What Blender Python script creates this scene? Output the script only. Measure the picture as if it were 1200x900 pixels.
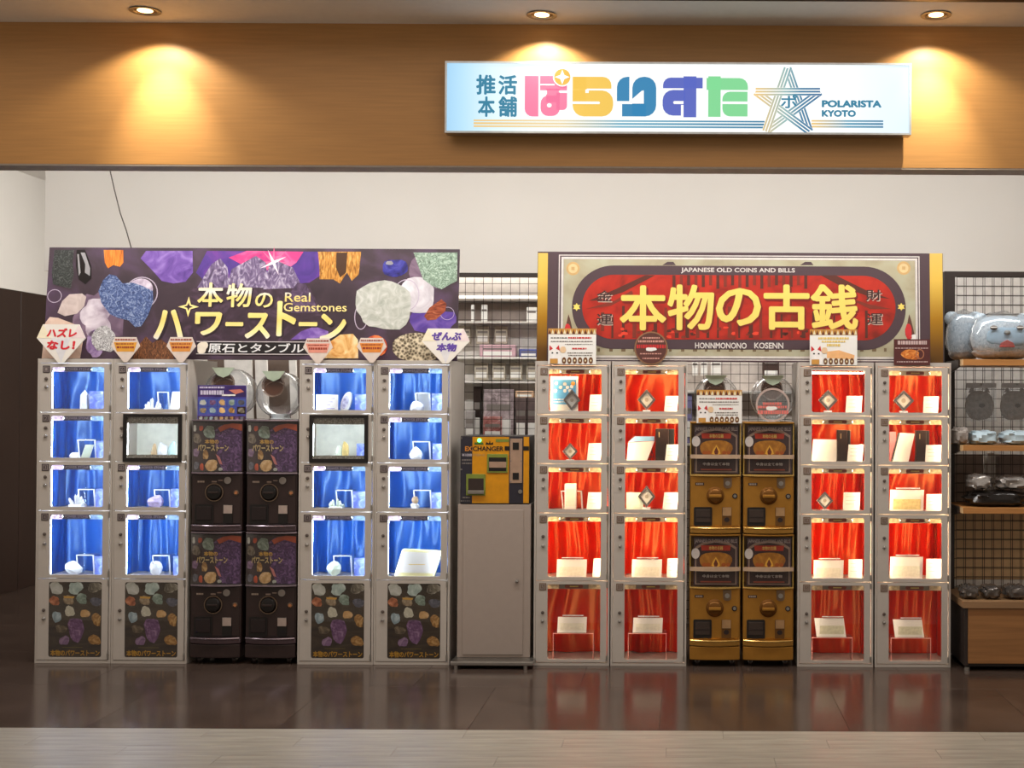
import bpy, bmesh, math, random
from mathutils import Vector, Matrix

# ------------------------------------------------------------------ camera / light / exposure
for o in list(bpy.data.objects):
    bpy.data.objects.remove(o)
scn = bpy.context.scene
COL = scn.collection
F = 1500.0                                   # focal length in pixels of the 1200x900 frame
PX0 = 804.0                                   # column the lens axis meets (the frame is a shifted crop)
CAMLOC = Vector(((PX0 - 600) / 200.0, -7.5, 1.55))
TILT, ROLL = math.radians(0.764), math.radians(0.27)
_fw = Vector((0, math.cos(TILT), math.sin(TILT)))
_r0 = Vector((1, 0, 0)); _u0 = Vector((0, -math.sin(TILT), math.cos(TILT)))
_rt = _r0 * math.cos(ROLL) + _u0 * math.sin(ROLL)
_up = _u0 * math.cos(ROLL) - _r0 * math.sin(ROLL)
cam_d = bpy.data.cameras.new('camera')
cam_d.sensor_width = 36.0; cam_d.lens = F / 1200 * 36.0
cam_d.clip_start = 0.05; cam_d.shift_x = -(PX0 - 600) / 1200.0
cam = bpy.data.objects.new('camera', cam_d); COL.objects.link(cam)
_m = Matrix((_rt, _up, -_fw)).transposed().to_4x4(); _m.translation = CAMLOC
cam.matrix_world = _m
scn.camera = cam

scn.view_settings.view_transform = 'Standard'
scn.view_settings.look = 'None'
scn.view_settings.exposure = 0.0
scn.view_settings.gamma = 1.0
scn.view_settings.use_curve_mapping = False
scn.cycles.use_denoising = True
scn.cycles.max_bounces = 8
scn.cycles.transparent_max_bounces = 24
scn.cycles.sample_clamp_indirect = 4.0
scn.cycles.caustics_reflective = False
scn.cycles.caustics_refractive = False

W = bpy.data.worlds.new('world'); scn.world = W; W.use_nodes = True
W.node_tree.nodes['Background'].inputs[0].default_value = (1.0, 0.85, 0.72, 1)
W.node_tree.nodes['Background'].inputs[1].default_value = 0.36

def area(name, loc, target, sx, sy, power, color):
    l = bpy.data.lights.new(name, 'AREA'); l.shape = 'RECTANGLE'; l.size = sx; l.size_y = sy
    l.energy = power; l.color = color
    o = bpy.data.objects.new(name, l); COL.objects.link(o); o.location = loc
    d = Vector(target) - Vector(loc)
    z = -d.normalized(); x = Vector((1, 0, 0)); x = (x - z * x.dot(z)).normalized(); y = z.cross(x)   # long side stays along the shop front
    o.rotation_euler = Matrix((x, y, z)).transposed().to_euler()
    return o
area('mall_ceiling_light', (0, -5.6, 5.2), (0, -1.0, 0.6), 8.0, 2.5, 80, (1.0, 0.82, 0.65))
area('shop_ceiling_light', (0, -0.85, 3.32), (0, 0.3, 1.2), 7.6, 0.25, 124, (1.0, 0.98, 0.95))
area('side_wall_fill', (-2.7, 2.0, 3.3), (-4.4, 2.9, 2.3), 1.6, 0.6, 44, (1.0, 0.97, 0.93))  # added fill that brightens the white upper side wall
area('stock_shelf_fill', (0.4, 1.19, 2.62), (0.4, 1.33, 1.6), 4.4, 0.05, 34, (1.0, 0.96, 0.90))  # unseen strip added to brighten the goods; no shelf lamp known here
area('shop_rear_light', (-1.2, 2.6, 3.3), (-1.6, 2.6, 0.5), 6.0, 1.6, 200, (1.0, 0.95, 0.88))

# ------------------------------------------------------------------ helpers
def ray(px, py):
    return _fw + _rt * ((px - PX0) / F) - _up * ((py - 450) / F)
def P(px, py, Y=0.0):
    d = ray(px, py); t = (Y - CAMLOC.y) / d.y
    return CAMLOC + d * t
def G(px, py, z=0.0):
    d = ray(px, py); t = (z - CAMLOC.z) / d.z
    return CAMLOC + d * t
def R(px0, py0, px1, py1, Y=0.0):
    mx, my = (px0 + px1) / 2, (py0 + py1) / 2
    return (P(px0, my, Y).x, P(px1, my, Y).x, P(mx, py1, Y).z, P(mx, py0, Y).z)

def lin(c):
    out = []
    for v in c[:3]:
        v = v / 255.0
        out.append(v / 12.92 if v <= 0.04045 else ((v + 0.055) / 1.055) ** 2.4)
    return (*out, 1.0)

MATS = {}
def mat(name, col, rough=0.5, metal=0.0, var=0.08, scale=25.0, emit=None, es=0.0, spec=0.5, stretch=(1, 1, 1),
        bump=0.0, coat=0.0, alpha=1.0, sheen=0.0, tint=None):
    if name in MATS: return MATS[name]
    m = bpy.data.materials.new(name); m.use_nodes = True; nt = m.node_tree; N = nt.nodes; L = nt.links
    b = N['Principled BSDF']
    tc = N.new('ShaderNodeTexCoord'); mp = N.new('ShaderNodeMapping'); nz = N.new('ShaderNodeTexNoise')
    mp.inputs['Scale'].default_value = stretch
    nz.inputs['Scale'].default_value = scale; nz.inputs['Detail'].default_value = 3
    L.new(tc.outputs['Object'], mp.inputs['Vector']); L.new(mp.outputs[0], nz.inputs['Vector'])
    rp = N.new('ShaderNodeValToRGB'); c = lin(col)
    rp.color_ramp.elements[0].position = 0.3; rp.color_ramp.elements[1].position = 0.7
    rp.color_ramp.elements[0].color = tuple(max(0, x * (1 - var)) for x in c[:3]) + (1,)
    rp.color_ramp.elements[1].color = tuple(min(1, x * (1 + var)) for x in c[:3]) + (1,)
    L.new(nz.outputs['Fac'], rp.inputs[0]); L.new(rp.outputs[0], b.inputs['Base Color'])
    b.inputs['Roughness'].default_value = rough; b.inputs['Metallic'].default_value = metal
    b.inputs['Specular IOR Level'].default_value = spec
    b.inputs['Coat Weight'].default_value = coat
    b.inputs['Sheen Weight'].default_value = sheen
    b.inputs['Alpha'].default_value = alpha
    if tint: b.inputs['Specular Tint'].default_value = lin(tint)
    if emit is not None:
        b.inputs['Emission Color'].default_value = lin(emit); b.inputs['Emission Strength'].default_value = es
    if bump > 0:
        bp = N.new('ShaderNodeBump'); bp.inputs['Strength'].default_value = bump; bp.inputs['Distance'].default_value = 0.01
        L.new(nz.outputs['Fac'], bp.inputs['Height']); L.new(bp.outputs[0], b.inputs['Normal'])
    MATS[name] = m
    return m

def stone_mat(name, c1, c2, c3, scale=40.0, vor=False, rough=0.4, dist=1.5, stretch=(1, 1, 1)):
    if name in MATS: return MATS[name]
    m = bpy.data.materials.new(name); m.use_nodes = True; nt = m.node_tree; N = nt.nodes; L = nt.links
    b = N['Principled BSDF']; b.inputs['Roughness'].default_value = rough
    tc = N.new('ShaderNodeTexCoord'); mp = N.new('ShaderNodeMapping'); mp.inputs['Scale'].default_value = stretch
    L.new(tc.outputs['Object'], mp.inputs['Vector'])
    if vor:
        t = N.new('ShaderNodeTexVoronoi'); t.inputs['Scale'].default_value = scale; out = t.outputs['Distance']
    else:
        t = N.new('ShaderNodeTexNoise'); t.inputs['Scale'].default_value = scale; t.inputs['Detail'].default_value = 6
        t.inputs['Distortion'].default_value = dist; out = t.outputs['Fac']
    L.new(mp.outputs[0], t.inputs['Vector'])
    rp = N.new('ShaderNodeValToRGB'); e = rp.color_ramp.elements
    e[0].position = 0.28 if not vor else 0.05; e[0].color = lin(c1)
    e[1].position = 0.72 if not vor else 0.75; e[1].color = lin(c3)
    k = e.new(0.5 if not vor else 0.35); k.color = lin(c2)
    L.new(out, rp.inputs[0]); L.new(rp.outputs[0], b.inputs['Base Color'])
    MATS[name] = m
    return m

def ramp_mat(name, stops, axis, lo, hi, rough=0.45, emit=0.0, metal=0.0):
    """flat colour that runs along one object axis between lo and hi (metres)"""
    if name in MATS: return MATS[name]
    m = bpy.data.materials.new(name); m.use_nodes = True; nt = m.node_tree; N = nt.nodes; L = nt.links
    b = N['Principled BSDF']; b.inputs['Roughness'].default_value = rough; b.inputs['Metallic'].default_value = metal
    tc = N.new('ShaderNodeTexCoord'); sp = N.new('ShaderNodeSeparateXYZ'); mr = N.new('ShaderNodeMapRange')
    L.new(tc.outputs['Object'], sp.inputs[0]); L.new(sp.outputs['XYZ'.index(axis)], mr.inputs['Value'])
    mr.inputs['From Min'].default_value = lo; mr.inputs['From Max'].default_value = hi
    rp = N.new('ShaderNodeValToRGB'); e = rp.color_ramp.elements
    e[0].position = stops[0][0]; e[0].color = lin(stops[0][1]); e[1].position = stops[-1][0]; e[1].color = lin(stops[-1][1])
    for p, c in stops[1:-1]:
        k = e.new(p); k.color = lin(c)
    L.new(mr.outputs[0], rp.inputs[0]); L.new(rp.outputs[0], b.inputs['Base Color'])
    if emit:
        L.remove(b.inputs['Base Color'].links[0]); b.inputs['Base Color'].default_value = (.05, .05, .05, 1)
        L.new(rp.outputs[0], b.inputs['Emission Color']); b.inputs['Emission Strength'].default_value = emit
    MATS[name] = m
    return m

def glass_mat(name, tint=(255, 255, 255), gloss=0.06, rough=0.03, haze=0.0, hazecol=(255, 255, 255)):
    if name in MATS: return MATS[name]
    m = bpy.data.materials.new(name); m.use_nodes = True; nt = m.node_tree; N = nt.nodes; L = nt.links
    N.remove(N['Principled BSDF']); out = N['Material Output']
    tr = N.new('ShaderNodeBsdfTransparent'); tr.inputs[0].default_value = lin(tint)
    gl = N.new('ShaderNodeBsdfGlossy'); gl.inputs['Roughness'].default_value = rough
    lw = N.new('ShaderNodeLayerWeight'); lw.inputs['Blend'].default_value = 0.25
    mr = N.new('ShaderNodeMapRange'); mr.inputs['To Min'].default_value = gloss; mr.inputs['To Max'].default_value = 0.85
    L.new(lw.outputs['Facing'], mr.inputs['Value'])
    mx = N.new('ShaderNodeMixShader'); L.new(mr.outputs[0], mx.inputs[0]); L.new(tr.outputs[0], mx.inputs[1]); L.new(gl.outputs[0], mx.inputs[2])
    last = mx
    if haze:
        df = N.new('ShaderNodeBsdfDiffuse'); df.inputs[0].default_value = lin(hazecol)
        m2 = N.new('ShaderNodeMixShader'); m2.inputs[0].default_value = haze
        L.new(mx.outputs[0], m2.inputs[1]); L.new(df.outputs[0], m2.inputs[2]); last = m2
    L.new(last.outputs[0], out.inputs['Surface'])
    MATS[name] = m
    return m

def backlit_mat(name, col, var=0.1):
    """printed film that lets part of the cell light through"""
    m = mat(name, col, .5, var=var, scale=60); nt = m.node_tree; N = nt.nodes; L = nt.links
    b = N['Principled BSDF']; src = b.inputs['Base Color'].links[0].from_socket
    tr = N.new('ShaderNodeBsdfTranslucent'); L.new(src, tr.inputs['Color'])
    mx = N.new('ShaderNodeMixShader'); mx.inputs[0].default_value = .13
    L.new(b.outputs[0], mx.inputs[1]); L.new(tr.outputs[0], mx.inputs[2]); L.new(mx.outputs[0], N['Material Output'].inputs['Surface'])
    return m

MESHES = {}
class MB:
    def __init__(s): s.v = []; s.f = []
    def add(s, vs, fs):
        k = len(s.v); s.v += [tuple(p) for p in vs]; s.f += [tuple(i + k for i in f) for f in fs]; return s
    def box(s, x0, x1, y0, y1, z0, z1):
        vs = [(x0, y0, z0), (x1, y0, z0), (x1, y1, z0), (x0, y1, z0), (x0, y0, z1), (x1, y0, z1), (x1, y1, z1), (x0, y1, z1)]
        return s.add(vs, [(0, 1, 5, 4), (1, 2, 6, 5), (2, 3, 7, 6), (3, 0, 4, 7), (4, 5, 6, 7), (3, 2, 1, 0)])
    def flat(s, pts, y):                       # polygon facing the street (-Y)
        a = sum(pts[i - 1][0] * pts[i][1] - pts[i][0] * pts[i - 1][1] for i in range(len(pts)))
        if a < 0: pts = pts[::-1]
        return s.add([(p[0], y, p[1]) for p in pts], [tuple(range(len(pts)))])
    def prism(s, pts, y0, y1):
        a = sum(pts[i - 1][0] * pts[i][1] - pts[i][0] * pts[i - 1][1] for i in range(len(pts)))
        if a < 0: pts = pts[::-1]
        n = len(pts)
        vs = [(p[0], y0, p[1]) for p in pts] + [(p[0], y1, p[1]) for p in pts]
        fs = [tuple(range(n)), tuple(range(2 * n - 1, n - 1, -1))]
        fs += [(i, i + n, (i + 1) % n + n, (i + 1) % n) for i in range(n)]
        return s.add(vs, fs)
    def prism_x(s, pts, x0, x1):               # outline in (y, z), pulled along x
        n = len(pts)
        vs = [(x0, p[0], p[1]) for p in pts] + [(x1, p[0], p[1]) for p in pts]
        fs = [tuple(range(n)), tuple(range(2 * n - 1, n - 1, -1))] + [(i, i + n, (i + 1) % n + n, (i + 1) % n) for i in range(n)]
        return s.add(vs, fs)
    def prism_z(s, pts, z0, z1):               # outline in (x, y), pulled along z
        n = len(pts)
        vs = [(p[0], p[1], z0) for p in pts] + [(p[0], p[1], z1) for p in pts]
        fs = [tuple(range(n))[::-1], tuple(range(n, 2 * n))] + [(i, (i + 1) % n, (i + 1) % n + n, i + n) for i in range(n)]
        return s.add(vs, fs)
    def ring(s, outer, inner, y0, y1):         # two outlines with the same number of points
        n = len(outer)
        vs = [(p[0], y0, p[1]) for p in outer] + [(p[0], y0, p[1]) for p in inner]
        vs += [(p[0], y1, p[1]) for p in outer] + [(p[0], y1, p[1]) for p in inner]
        fs = []
        for i in range(n):
            j = (i + 1) % n
            fs += [(i, j, n + j, n + i), (2 * n + j, 2 * n + i, 3 * n + i, 3 * n + j),
                   (j, i, 2 * n + i, 2 * n + j), (n + i, n + j, 3 * n + j, 3 * n + i)]
        return s.add(vs, fs)
    def lathe(s, prof, c, axis='y', n=20, close=True):   # prof: (radius, height along axis)
        c = Vector(c); vs = []
        for r, h in prof:
            for k in range(n):
                a = 2 * math.pi * k / n
                u, w = r * math.cos(a), r * math.sin(a)
                q = {'y': (u, h, w), 'z': (u, w, h), 'x': (h, u, w)}[axis]
                vs.append(c + Vector(q))
        fs = []
        for i in range(len(prof) - 1):
            for k in range(n):
                k2 = (k + 1) % n
                fs.append((i * n + k, i * n + k2, (i + 1) * n + k2, (i + 1) * n + k))
        if close:
            fs.append(tuple(range(n))[::-1]); fs.append(tuple(range((len(prof) - 1) * n, len(prof) * n)))
        return s.add(vs, fs)
    def cyl(s, c, r, h, axis='y', n=16, r2=None):
        return s.lathe([(r, 0), (r if r2 is None else r2, h)], c, axis, n)
    def tube(s, path, r, n=6):
        path = [Vector(p) for p in path]; k0 = len(s.v); vs = []
        for i, p in enumerate(path):
            t = (path[min(i + 1, len(path) - 1)] - path[max(i - 1, 0)]).normalized()
            a = t.cross(Vector((0.31, 0.2, 0.93)));  a = a if a.length > 1e-3 else t.cross(Vector((1, 0, 0)))
            a.normalize(); b = t.cross(a)
            for k in range(n):
                q = 2 * math.pi * k / n
                vs.append(p + a * (r * math.cos(q)) + b * (r * math.sin(q)))
        fs = []
        for i in range(len(path) - 1):
            for k in range(n):
                k2 = (k + 1) % n
                fs.append((i * n + k, i * n + k2, (i + 1) * n + k2, (i + 1) * n + k))
        fs.append(tuple(range(n))[::-1]); fs.append(tuple(range((len(path) - 1) * n, len(path) * n)))
        return s.add(vs, fs)
    def grid(s, nx, nz, fn):
        vs = [fn(i / nx, j / nz) for j in range(nz + 1) for i in range(nx + 1)]
        fs = [(j * (nx + 1) + i, j * (nx + 1) + i + 1, (j + 1) * (nx + 1) + i + 1, (j + 1) * (nx + 1) + i) for j in range(nz) for i in range(nx)]
        return s.add(vs, fs)
    def warp(s, fn): s.v = [tuple(fn(*p)) for p in s.v]; return s
    def build(s, name, m, parent=None, bevel=0.0, smooth=False, key=None, seg=2):
        org = Vector((0, 0, 0))
        if parent is not None:
            org = ORG[parent.name]
        elif s.v:
            xs = [p[0] for p in s.v]; ys = [p[1] for p in s.v]; zs = [p[2] for p in s.v]
            org = Vector(((min(xs) + max(xs)) / 2, (min(ys) + max(ys)) / 2, min(zs)))
        me = MESHES.get(key) if key else None
        if me is None:
            me = bpy.data.meshes.new(name)
            me.from_pydata([(p[0] - org.x, p[1] - org.y, p[2] - org.z) for p in s.v], [], s.f)
            bm = bmesh.new(); bm.from_mesh(me)
            bmesh.ops.remove_doubles(bm, verts=bm.verts, dist=2e-7)
            if bevel:
                es = [e for e in bm.edges if len(e.link_faces) == 2 and e.calc_face_angle(0) > 0.6]
                bmesh.ops.bevel(bm, geom=es, offset=bevel, segments=seg, affect='EDGES', profile=0.6)
            if len(s.f) > 1: bmesh.ops.recalc_face_normals(bm, faces=bm.faces)
            bm.to_mesh(me); bm.free()
            if smooth:
                me.polygons.foreach_set('use_smooth', [True] * len(me.polygons))
                me.set_sharp_from_angle(angle=math.radians(38))
            me.materials.append(m)
            if key: MESHES[key] = me
        return link(name, me, parent, org)

ORG = {}
def link(name, me, parent, org):
    o = bpy.data.objects.new(name, me); COL.objects.link(o)
    if parent is not None: o.parent = parent
    else: o.location = org
    ORG[o.name] = org.copy()
    return o

def thing(name, loc, label, cat, group=None, kind=None):
    o = bpy.data.objects.new(name, None); COL.objects.link(o); o.location = loc; o.empty_display_size = 0.05
    ORG[o.name] = Vector(loc)
    return tag(o, label, cat, group, kind)

def tag(o, label=None, cat=None, group=None, kind=None):
    if label: o['label'] = label
    if cat: o['category'] = cat
    if group: o['group'] = group
    if kind: o['kind'] = kind
    return o

def dup(root, loc, label=None, rot=None, parent=None):
    c = root.copy(); COL.objects.link(c)
    if parent is not None: c.parent = parent
    else:
        c.location = loc
        if label: c['label'] = label
        if rot is not None: c.rotation_euler = rot
    ORG[c.name] = Vector(loc) if loc is not None else ORG[root.name].copy()
    for ch in list(root.children):
        dup(ch, None, parent=c)
    return c

TXT = {}
def text_mesh(body):
    k = body
    if k not in TXT:
        c = bpy.data.curves.new('lettering', 'FONT'); c.body = body; c.resolution_u = 3; c.fill_mode = 'FRONT'
        o = bpy.data.objects.new('lettering', c); COL.objects.link(o)
        bpy.context.view_layer.update()
        me = bpy.data.meshes.new_from_object(o.evaluated_get(bpy.context.evaluated_depsgraph_get()))
        TXT[k] = ([tuple(v.co) for v in me.vertices], [tuple(p.vertices) for p in me.polygons])
        bpy.data.objects.remove(o); bpy.data.curves.remove(c); bpy.data.meshes.remove(me)
    return TXT[k]

def text(name, body, box, y, m, parent, offset=0.0, key=None, warp=None, slant=0.0):
    """lettering fitted into box=(x0,x1,z0,z1) on the plane y, facing the street; offset thickens the strokes (share of the em)"""
    vs, fs = text_mesh(body)
    xs = [p[0] for p in vs]; zs = [p[1] for p in vs]
    ax, bx, az, bz = min(xs) - offset, max(xs) + offset, min(zs) - offset, max(zs) + offset
    mb = MB(); sx = (box[1] - box[0]) / max(1e-6, bx - ax); sz = (box[3] - box[2]) / max(1e-6, bz - az)
    sh = [(0, 0)] if not offset else [(offset * math.cos(k * math.pi / 4), offset * math.sin(k * math.pi / 4)) for k in range(8)]
    for i, (ox, oz) in enumerate(sh):
        mb.add([(box[0] + (p[0] + ox - ax) * sx + slant * (p[1] - az) * sz, y - i * 2e-6, box[2] + (p[1] + oz - az) * sz) for p in vs], fs)
    if warp: mb.warp(warp)
    return mb.build(name, m, parent, key=key)

def rrect(x0, x1, z0, z1, r, n=4, corners=(1, 1, 1, 1)):
    """rounded rectangle; corners = tl, tr, br, bl"""
    pts = []
    for (cx, cz, a0, on) in ((x1, z1, 0, corners[1]), (x0, z1, 90, corners[0]), (x0, z0, 180, corners[3]), (x1, z0, 270, corners[2])):
        rr = r if on is True or on == 1 else (0 if not on else on)
        sx = -1 if cx == x1 else 1; sz = -1 if cz == z1 else 1
        for k in range(n + 1):
            a = math.radians(a0 + 90 * k / n)
            if rr == 0:
                if k == 0: pts.append((cx, cz))
                continue
            pts.append((cx + sx * rr + rr * math.cos(a), cz + sz * rr + rr * math.sin(a)))
    return pts

def ell(cx, cz, rx, rz, n=20, a0=0, a1=360):
    m = n if a1 - a0 >= 360 else n + 1
    return [(cx + rx * math.cos(math.radians(a0 + (a1 - a0) * k / n)), cz + rz * math.sin(math.radians(a0 + (a1 - a0) * k / n))) for k in range(m)]

def blob(cx, cz, rx, rz, seed, rough=0.16, n=18, power=2.6):
    rnd = random.Random(seed); pts = []; ph = [rnd.uniform(0, 6.28) for _ in range(4)]
    for k in range(n):
        a = 2 * math.pi * k / n
        ca, sa = math.cos(a), math.sin(a)
        sup = (abs(ca) ** power + abs(sa) ** power) ** (-1 / power)
        q = sup * (1 + rough * (0.5 * math.sin(2 * a + ph[0]) + 0.4 * math.sin(3 * a + ph[1]) + 0.3 * math.sin(5 * a + ph[2])) + rnd.uniform(-.5, .5) * rough * .6)
        pts.append((cx + rx * ca * q, cz + rz * sa * q))
    return pts

class Print:
    """flat print laid on a panel; pixel boxes are taken on the panel's own plane"""
    def __init__(s, parent, Y): s.p = parent; s.Y = Y
    def y(s, layer): return s.Y - 0.0007 * layer
    def box(s, b): return R(*b, s.Y)
    def pts(s, pp): return [(P(a, b, s.Y).x, P(a, b, s.Y).z) for a, b in pp]
    def rect(s, name, b, m, layer=1, r=0.0, corners=(1, 1, 1, 1)):
        x0, x1, z0, z1 = s.box(b)
        return MB().flat(rrect(x0, x1, z0, z1, r, 4, corners) if r else [(x0, z0), (x1, z0), (x1, z1), (x0, z1)], s.y(layer)).build(name, m, s.p)
    def poly(s, name, pp, m, layer=1): return MB().flat(s.pts(pp), s.y(layer)).build(name, m, s.p)
    def ellipse(s, name, b, m, layer=1, n=24):
        x0, x1, z0, z1 = s.box(b)
        return MB().flat(ell((x0 + x1) / 2, (z0 + z1) / 2, (x1 - x0) / 2, (z1 - z0) / 2, n), s.y(layer)).build(name, m, s.p)
    def blob(s, name, b, m, layer=1, seed=1, rough=0.16, n=18, power=2.6):
        x0, x1, z0, z1 = s.box(b)
        pts = blob((x0 + x1) / 2, (z0 + z1) / 2, (x1 - x0) / 2, (z1 - z0) / 2, seed, rough, n, power)
        pts = [(min(max(x, x0 - .004), x1 + .004), min(max(z, z0 - .004), z1 + .004)) for x, z in pts]
        return MB().flat(pts, s.y(layer)).build(name, m, s.p)
    def hoop(s, name, b, m, layer=1, w=0.006, n=28):
        x0, x1, z0, z1 = s.box(b); cx, cz, rx, rz = (x0 + x1) / 2, (z0 + z1) / 2, (x1 - x0) / 2, (z1 - z0) / 2
        y = s.y(layer)
        return MB().ring(ell(cx, cz, rx, rz, n), ell(cx, cz, rx - w, rz - w, n), y, y + .0003).build(name, m, s.p)
    def text(s, name, body, b, m, layer=1, offset=0.0, slant=0.0):
        return text(name, body, s.box(b), s.y(layer), m, s.p, offset, slant=slant)
    def lines(s, name, rows, m, layer=1, seed=0):
        """rows of small unreadable lettering: (px0, px1, py, height_px)"""
        rnd = random.Random(seed); mb = MB()
        for a, b, py, h in rows:
            x = a
            while x < b - 0.5:
                w = rnd.uniform(1.2, 3.2); x2 = min(b, x + w)
                q = s.box((x, py - h / 2, x2, py + h / 2))
                mb.flat([(q[0], q[2]), (q[1], q[2]), (q[1], q[3]), (q[0], q[3])], s.y(layer)); x = x2 + rnd.uniform(.4, .9)
        o = mb.build(name, m, s.p); o['kind'] = 'stuff'; return o

def star_pts(cx, cz, r, r2, n=5, a0=90):
    return [(cx + (r if k % 2 == 0 else r2) * math.cos(math.radians(a0 + 180 * k / n)),
             cz + (r if k % 2 == 0 else r2) * math.sin(math.radians(a0 + 180 * k / n))) for k in range(2 * n)]

# ------------------------------------------------------------------ materials
m_header = mat('header_laminate', (190, 141, 83), 0.42, var=0.07, scale=6, stretch=(0.6, 1, 14))
m_ceil = mat('ceiling_paint', (238, 234, 228), 0.7, var=0.02)
m_white_wall = mat('white_wall_paint', (214, 210, 203), 0.6, var=0.025, scale=1.5)
m_grey_trim = mat('header_underside', (160, 150, 142), 0.6)
m_dark_wall = mat('dark_brown_panel', (50, 36, 30), 0.35, var=0.1, scale=3, stretch=(1, 1, .2))
m_tile = stone_mat('dark_floor_tile', (58, 46, 40), (68, 55, 48), (80, 66, 58), scale=2.2, rough=0.17, dist=.8)
m_joint = mat('dark_floor_joint', (52, 42, 37), 0.6)
m_plank = stone_mat('pale_floor_plank', (128, 122, 113), (144, 138, 128), (160, 154, 144), scale=5, rough=0.35, dist=1.2, stretch=(0.5, 5, 1))
m_pjoint = mat('pale_floor_joint', (100, 90, 79), 0.6)
m_lock_paint = mat('locker_grey_paint', (186, 178, 169), 0.38, var=0.02, scale=30)
m_chrome = mat('chrome', (200, 198, 195), 0.18, 1.0)
m_steel = mat('brushed_steel', (170, 166, 160), 0.35, 1.0)
m_black = mat('black_plastic', (22, 18, 17), 0.32)
m_dkbrown = mat('dark_brown_plastic', (42, 30, 27), 0.3)
m_pane = glass_mat('clear_pane', gloss=0.016, rough=0.02)
m_acrylic = glass_mat('clear_acrylic', tint=(246, 250, 252), gloss=0.08, rough=0.05, haze=0.04)
m_bag = glass_mat('clear_plastic_film', tint=(248, 250, 252), gloss=0.07, rough=0.08, haze=0.03)
m_edge = mat('acrylic_edge', (236, 244, 250), 0.3)
m_led_cool = mat('cool_light_strip', (255, 255, 255), 0.5, emit=(222, 238, 255), es=62.0)
m_led_warm = mat('neutral_light_strip', (255, 255, 255), 0.5, emit=(255, 224, 180), es=48.0)
m_led_low = mat('dim_light_strip', (255, 255, 255), 0.5, emit=(255, 230, 200), es=16.0)
m_blue_cloth = mat('blue_satin', (20, 74, 156), 0.3, var=0.12, scale=10, stretch=(3, 1, .3), spec=1.0, tint=(190, 232, 255))
m_red_cloth = mat('red_satin', (178, 16, 2), 0.28, var=0.14, scale=10, stretch=(3, 1, .3), spec=1.0, tint=(255, 196, 120))
m_white_back = mat('white_liner', (226, 228, 214), 0.5)
m_paper = mat('white_paper', (236, 234, 228), 0.55, var=0.015)
m_cream = mat('cream_print', (232, 220, 184), 0.5)
m_gold_print = mat('gold_print', (226, 196, 104), 0.42)
m_red_print = mat('red_print', (196, 46, 48), 0.5)
m_grey_print = mat('grey_print', (120, 112, 106), 0.5)
m_brown_print = mat('brown_print', (96, 48, 34), 0.45)
m_wood = mat('oak_board', (150, 104, 60), 0.5, var=0.14, scale=8, stretch=(.4, 1, 7))
m_wire = mat('dark_wire', (62, 52, 46), 0.4, 0.3)
m_gold = mat('gold_paint', (176, 124, 48), 0.33, 0.55, var=.05)
m_white_steel = mat('white_steel', (205, 200, 193), 0.45)

# ------------------------------------------------------------------ the setting
YH = -1.46                                           # front of the header and of the dark floor
floor = thing('floor', (0, 0, 0), 'dark glossy tiled shop floor with pale planks in front', 'floor', kind='structure')
MB().box(-7, 7, YH, 6.0, -0.06, -0.006).build('tile_bed', m_joint, floor)
TS = 0.9
tb = None; nn = 0
y = YH
while y < 5.6:
    x = -6.3 + (0.45 if nn % 2 else 0.0)
    while x < 6.2:
        if tb is None:
            tb = MB().box(x + .0008, x + TS - .0008, y + .0008, y + TS - .0008, -.02, 0).build('tile', m_tile, floor, bevel=.0006, seg=1)
            bx, by = x, y
        else:
            c = tb.copy(); COL.objects.link(c); c.location = (x - bx, y - by, 0)
        x += TS
    y += TS; nn += 1
MB().box(-7, 7, -9.5, YH, -0.06, -0.006).build('plank_bed', m_pjoint, floor)
rnd = random.Random(4)
PW, PL = 0.15, 1.2
k = 0; y = YH - .001
pb = None
while y > -4.3:
    x = -6 + (k * 0.47) % PL
    while x < 5.5:
        if pb is None:
            pb = MB().box(x + .0006, x + PL - .0006, y - PW + .0006, y - .0006, -.02, 0).build('plank', m_plank, floor, bevel=.0006, seg=1); bx, by = x, y
        else:
            c = pb.copy(); COL.objects.link(c); c.location = (x - bx, y - by, 0)
        x += PL
    y -= PW; k += 1
MB().box(-7, 7, -9.5, y, -0.02, 0).build('far_planks', m_plank, floor)

zh0 = P(600, 194.5, YH).z; zc = P(600, 28.5, YH).z
hd = thing('wall_header', (0, YH, zh0), 'tan laminate bulkhead over the shop opening', 'wall', kind='structure')
MB().box(-6.5, 6.5, YH, YH + .14, zh0, zc + .3).build('header_panel', m_header, hd)
MB().box(-6.5, 6.5, YH + .001, YH + .14, zh0 - .008, zh0).build('header_soffit', m_grey_trim, hd)
YF = YH - 0.375
cl = thing('ceiling', (0, YH, zc), 'white ceiling strip with recessed downlights', 'ceiling', kind='structure')
MB().box(-6.5, 6.5, YF, YH, zc, zc + .1).build('ceiling_panel', m_ceil, cl)
MB().box(-6.5, 6.5, YF - .04, YF, zc - .002, zc + .5).build('ceiling_edge', m_dkbrown, cl)
MB().box(-6.5, 6.5, YH + .14, 4.2, 3.38, 3.45).build('shop_ceiling', m_ceil, cl)

YS = 0.98
zs = P(600, 320, YS).z
wb = tag(MB().box(P(52, 320, YS).x, 6.5, YS, YS + .15, zs, 3.38).build('wall_back', m_white_wall), 'white upper wall above the lockers', 'wall', kind='structure')
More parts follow.
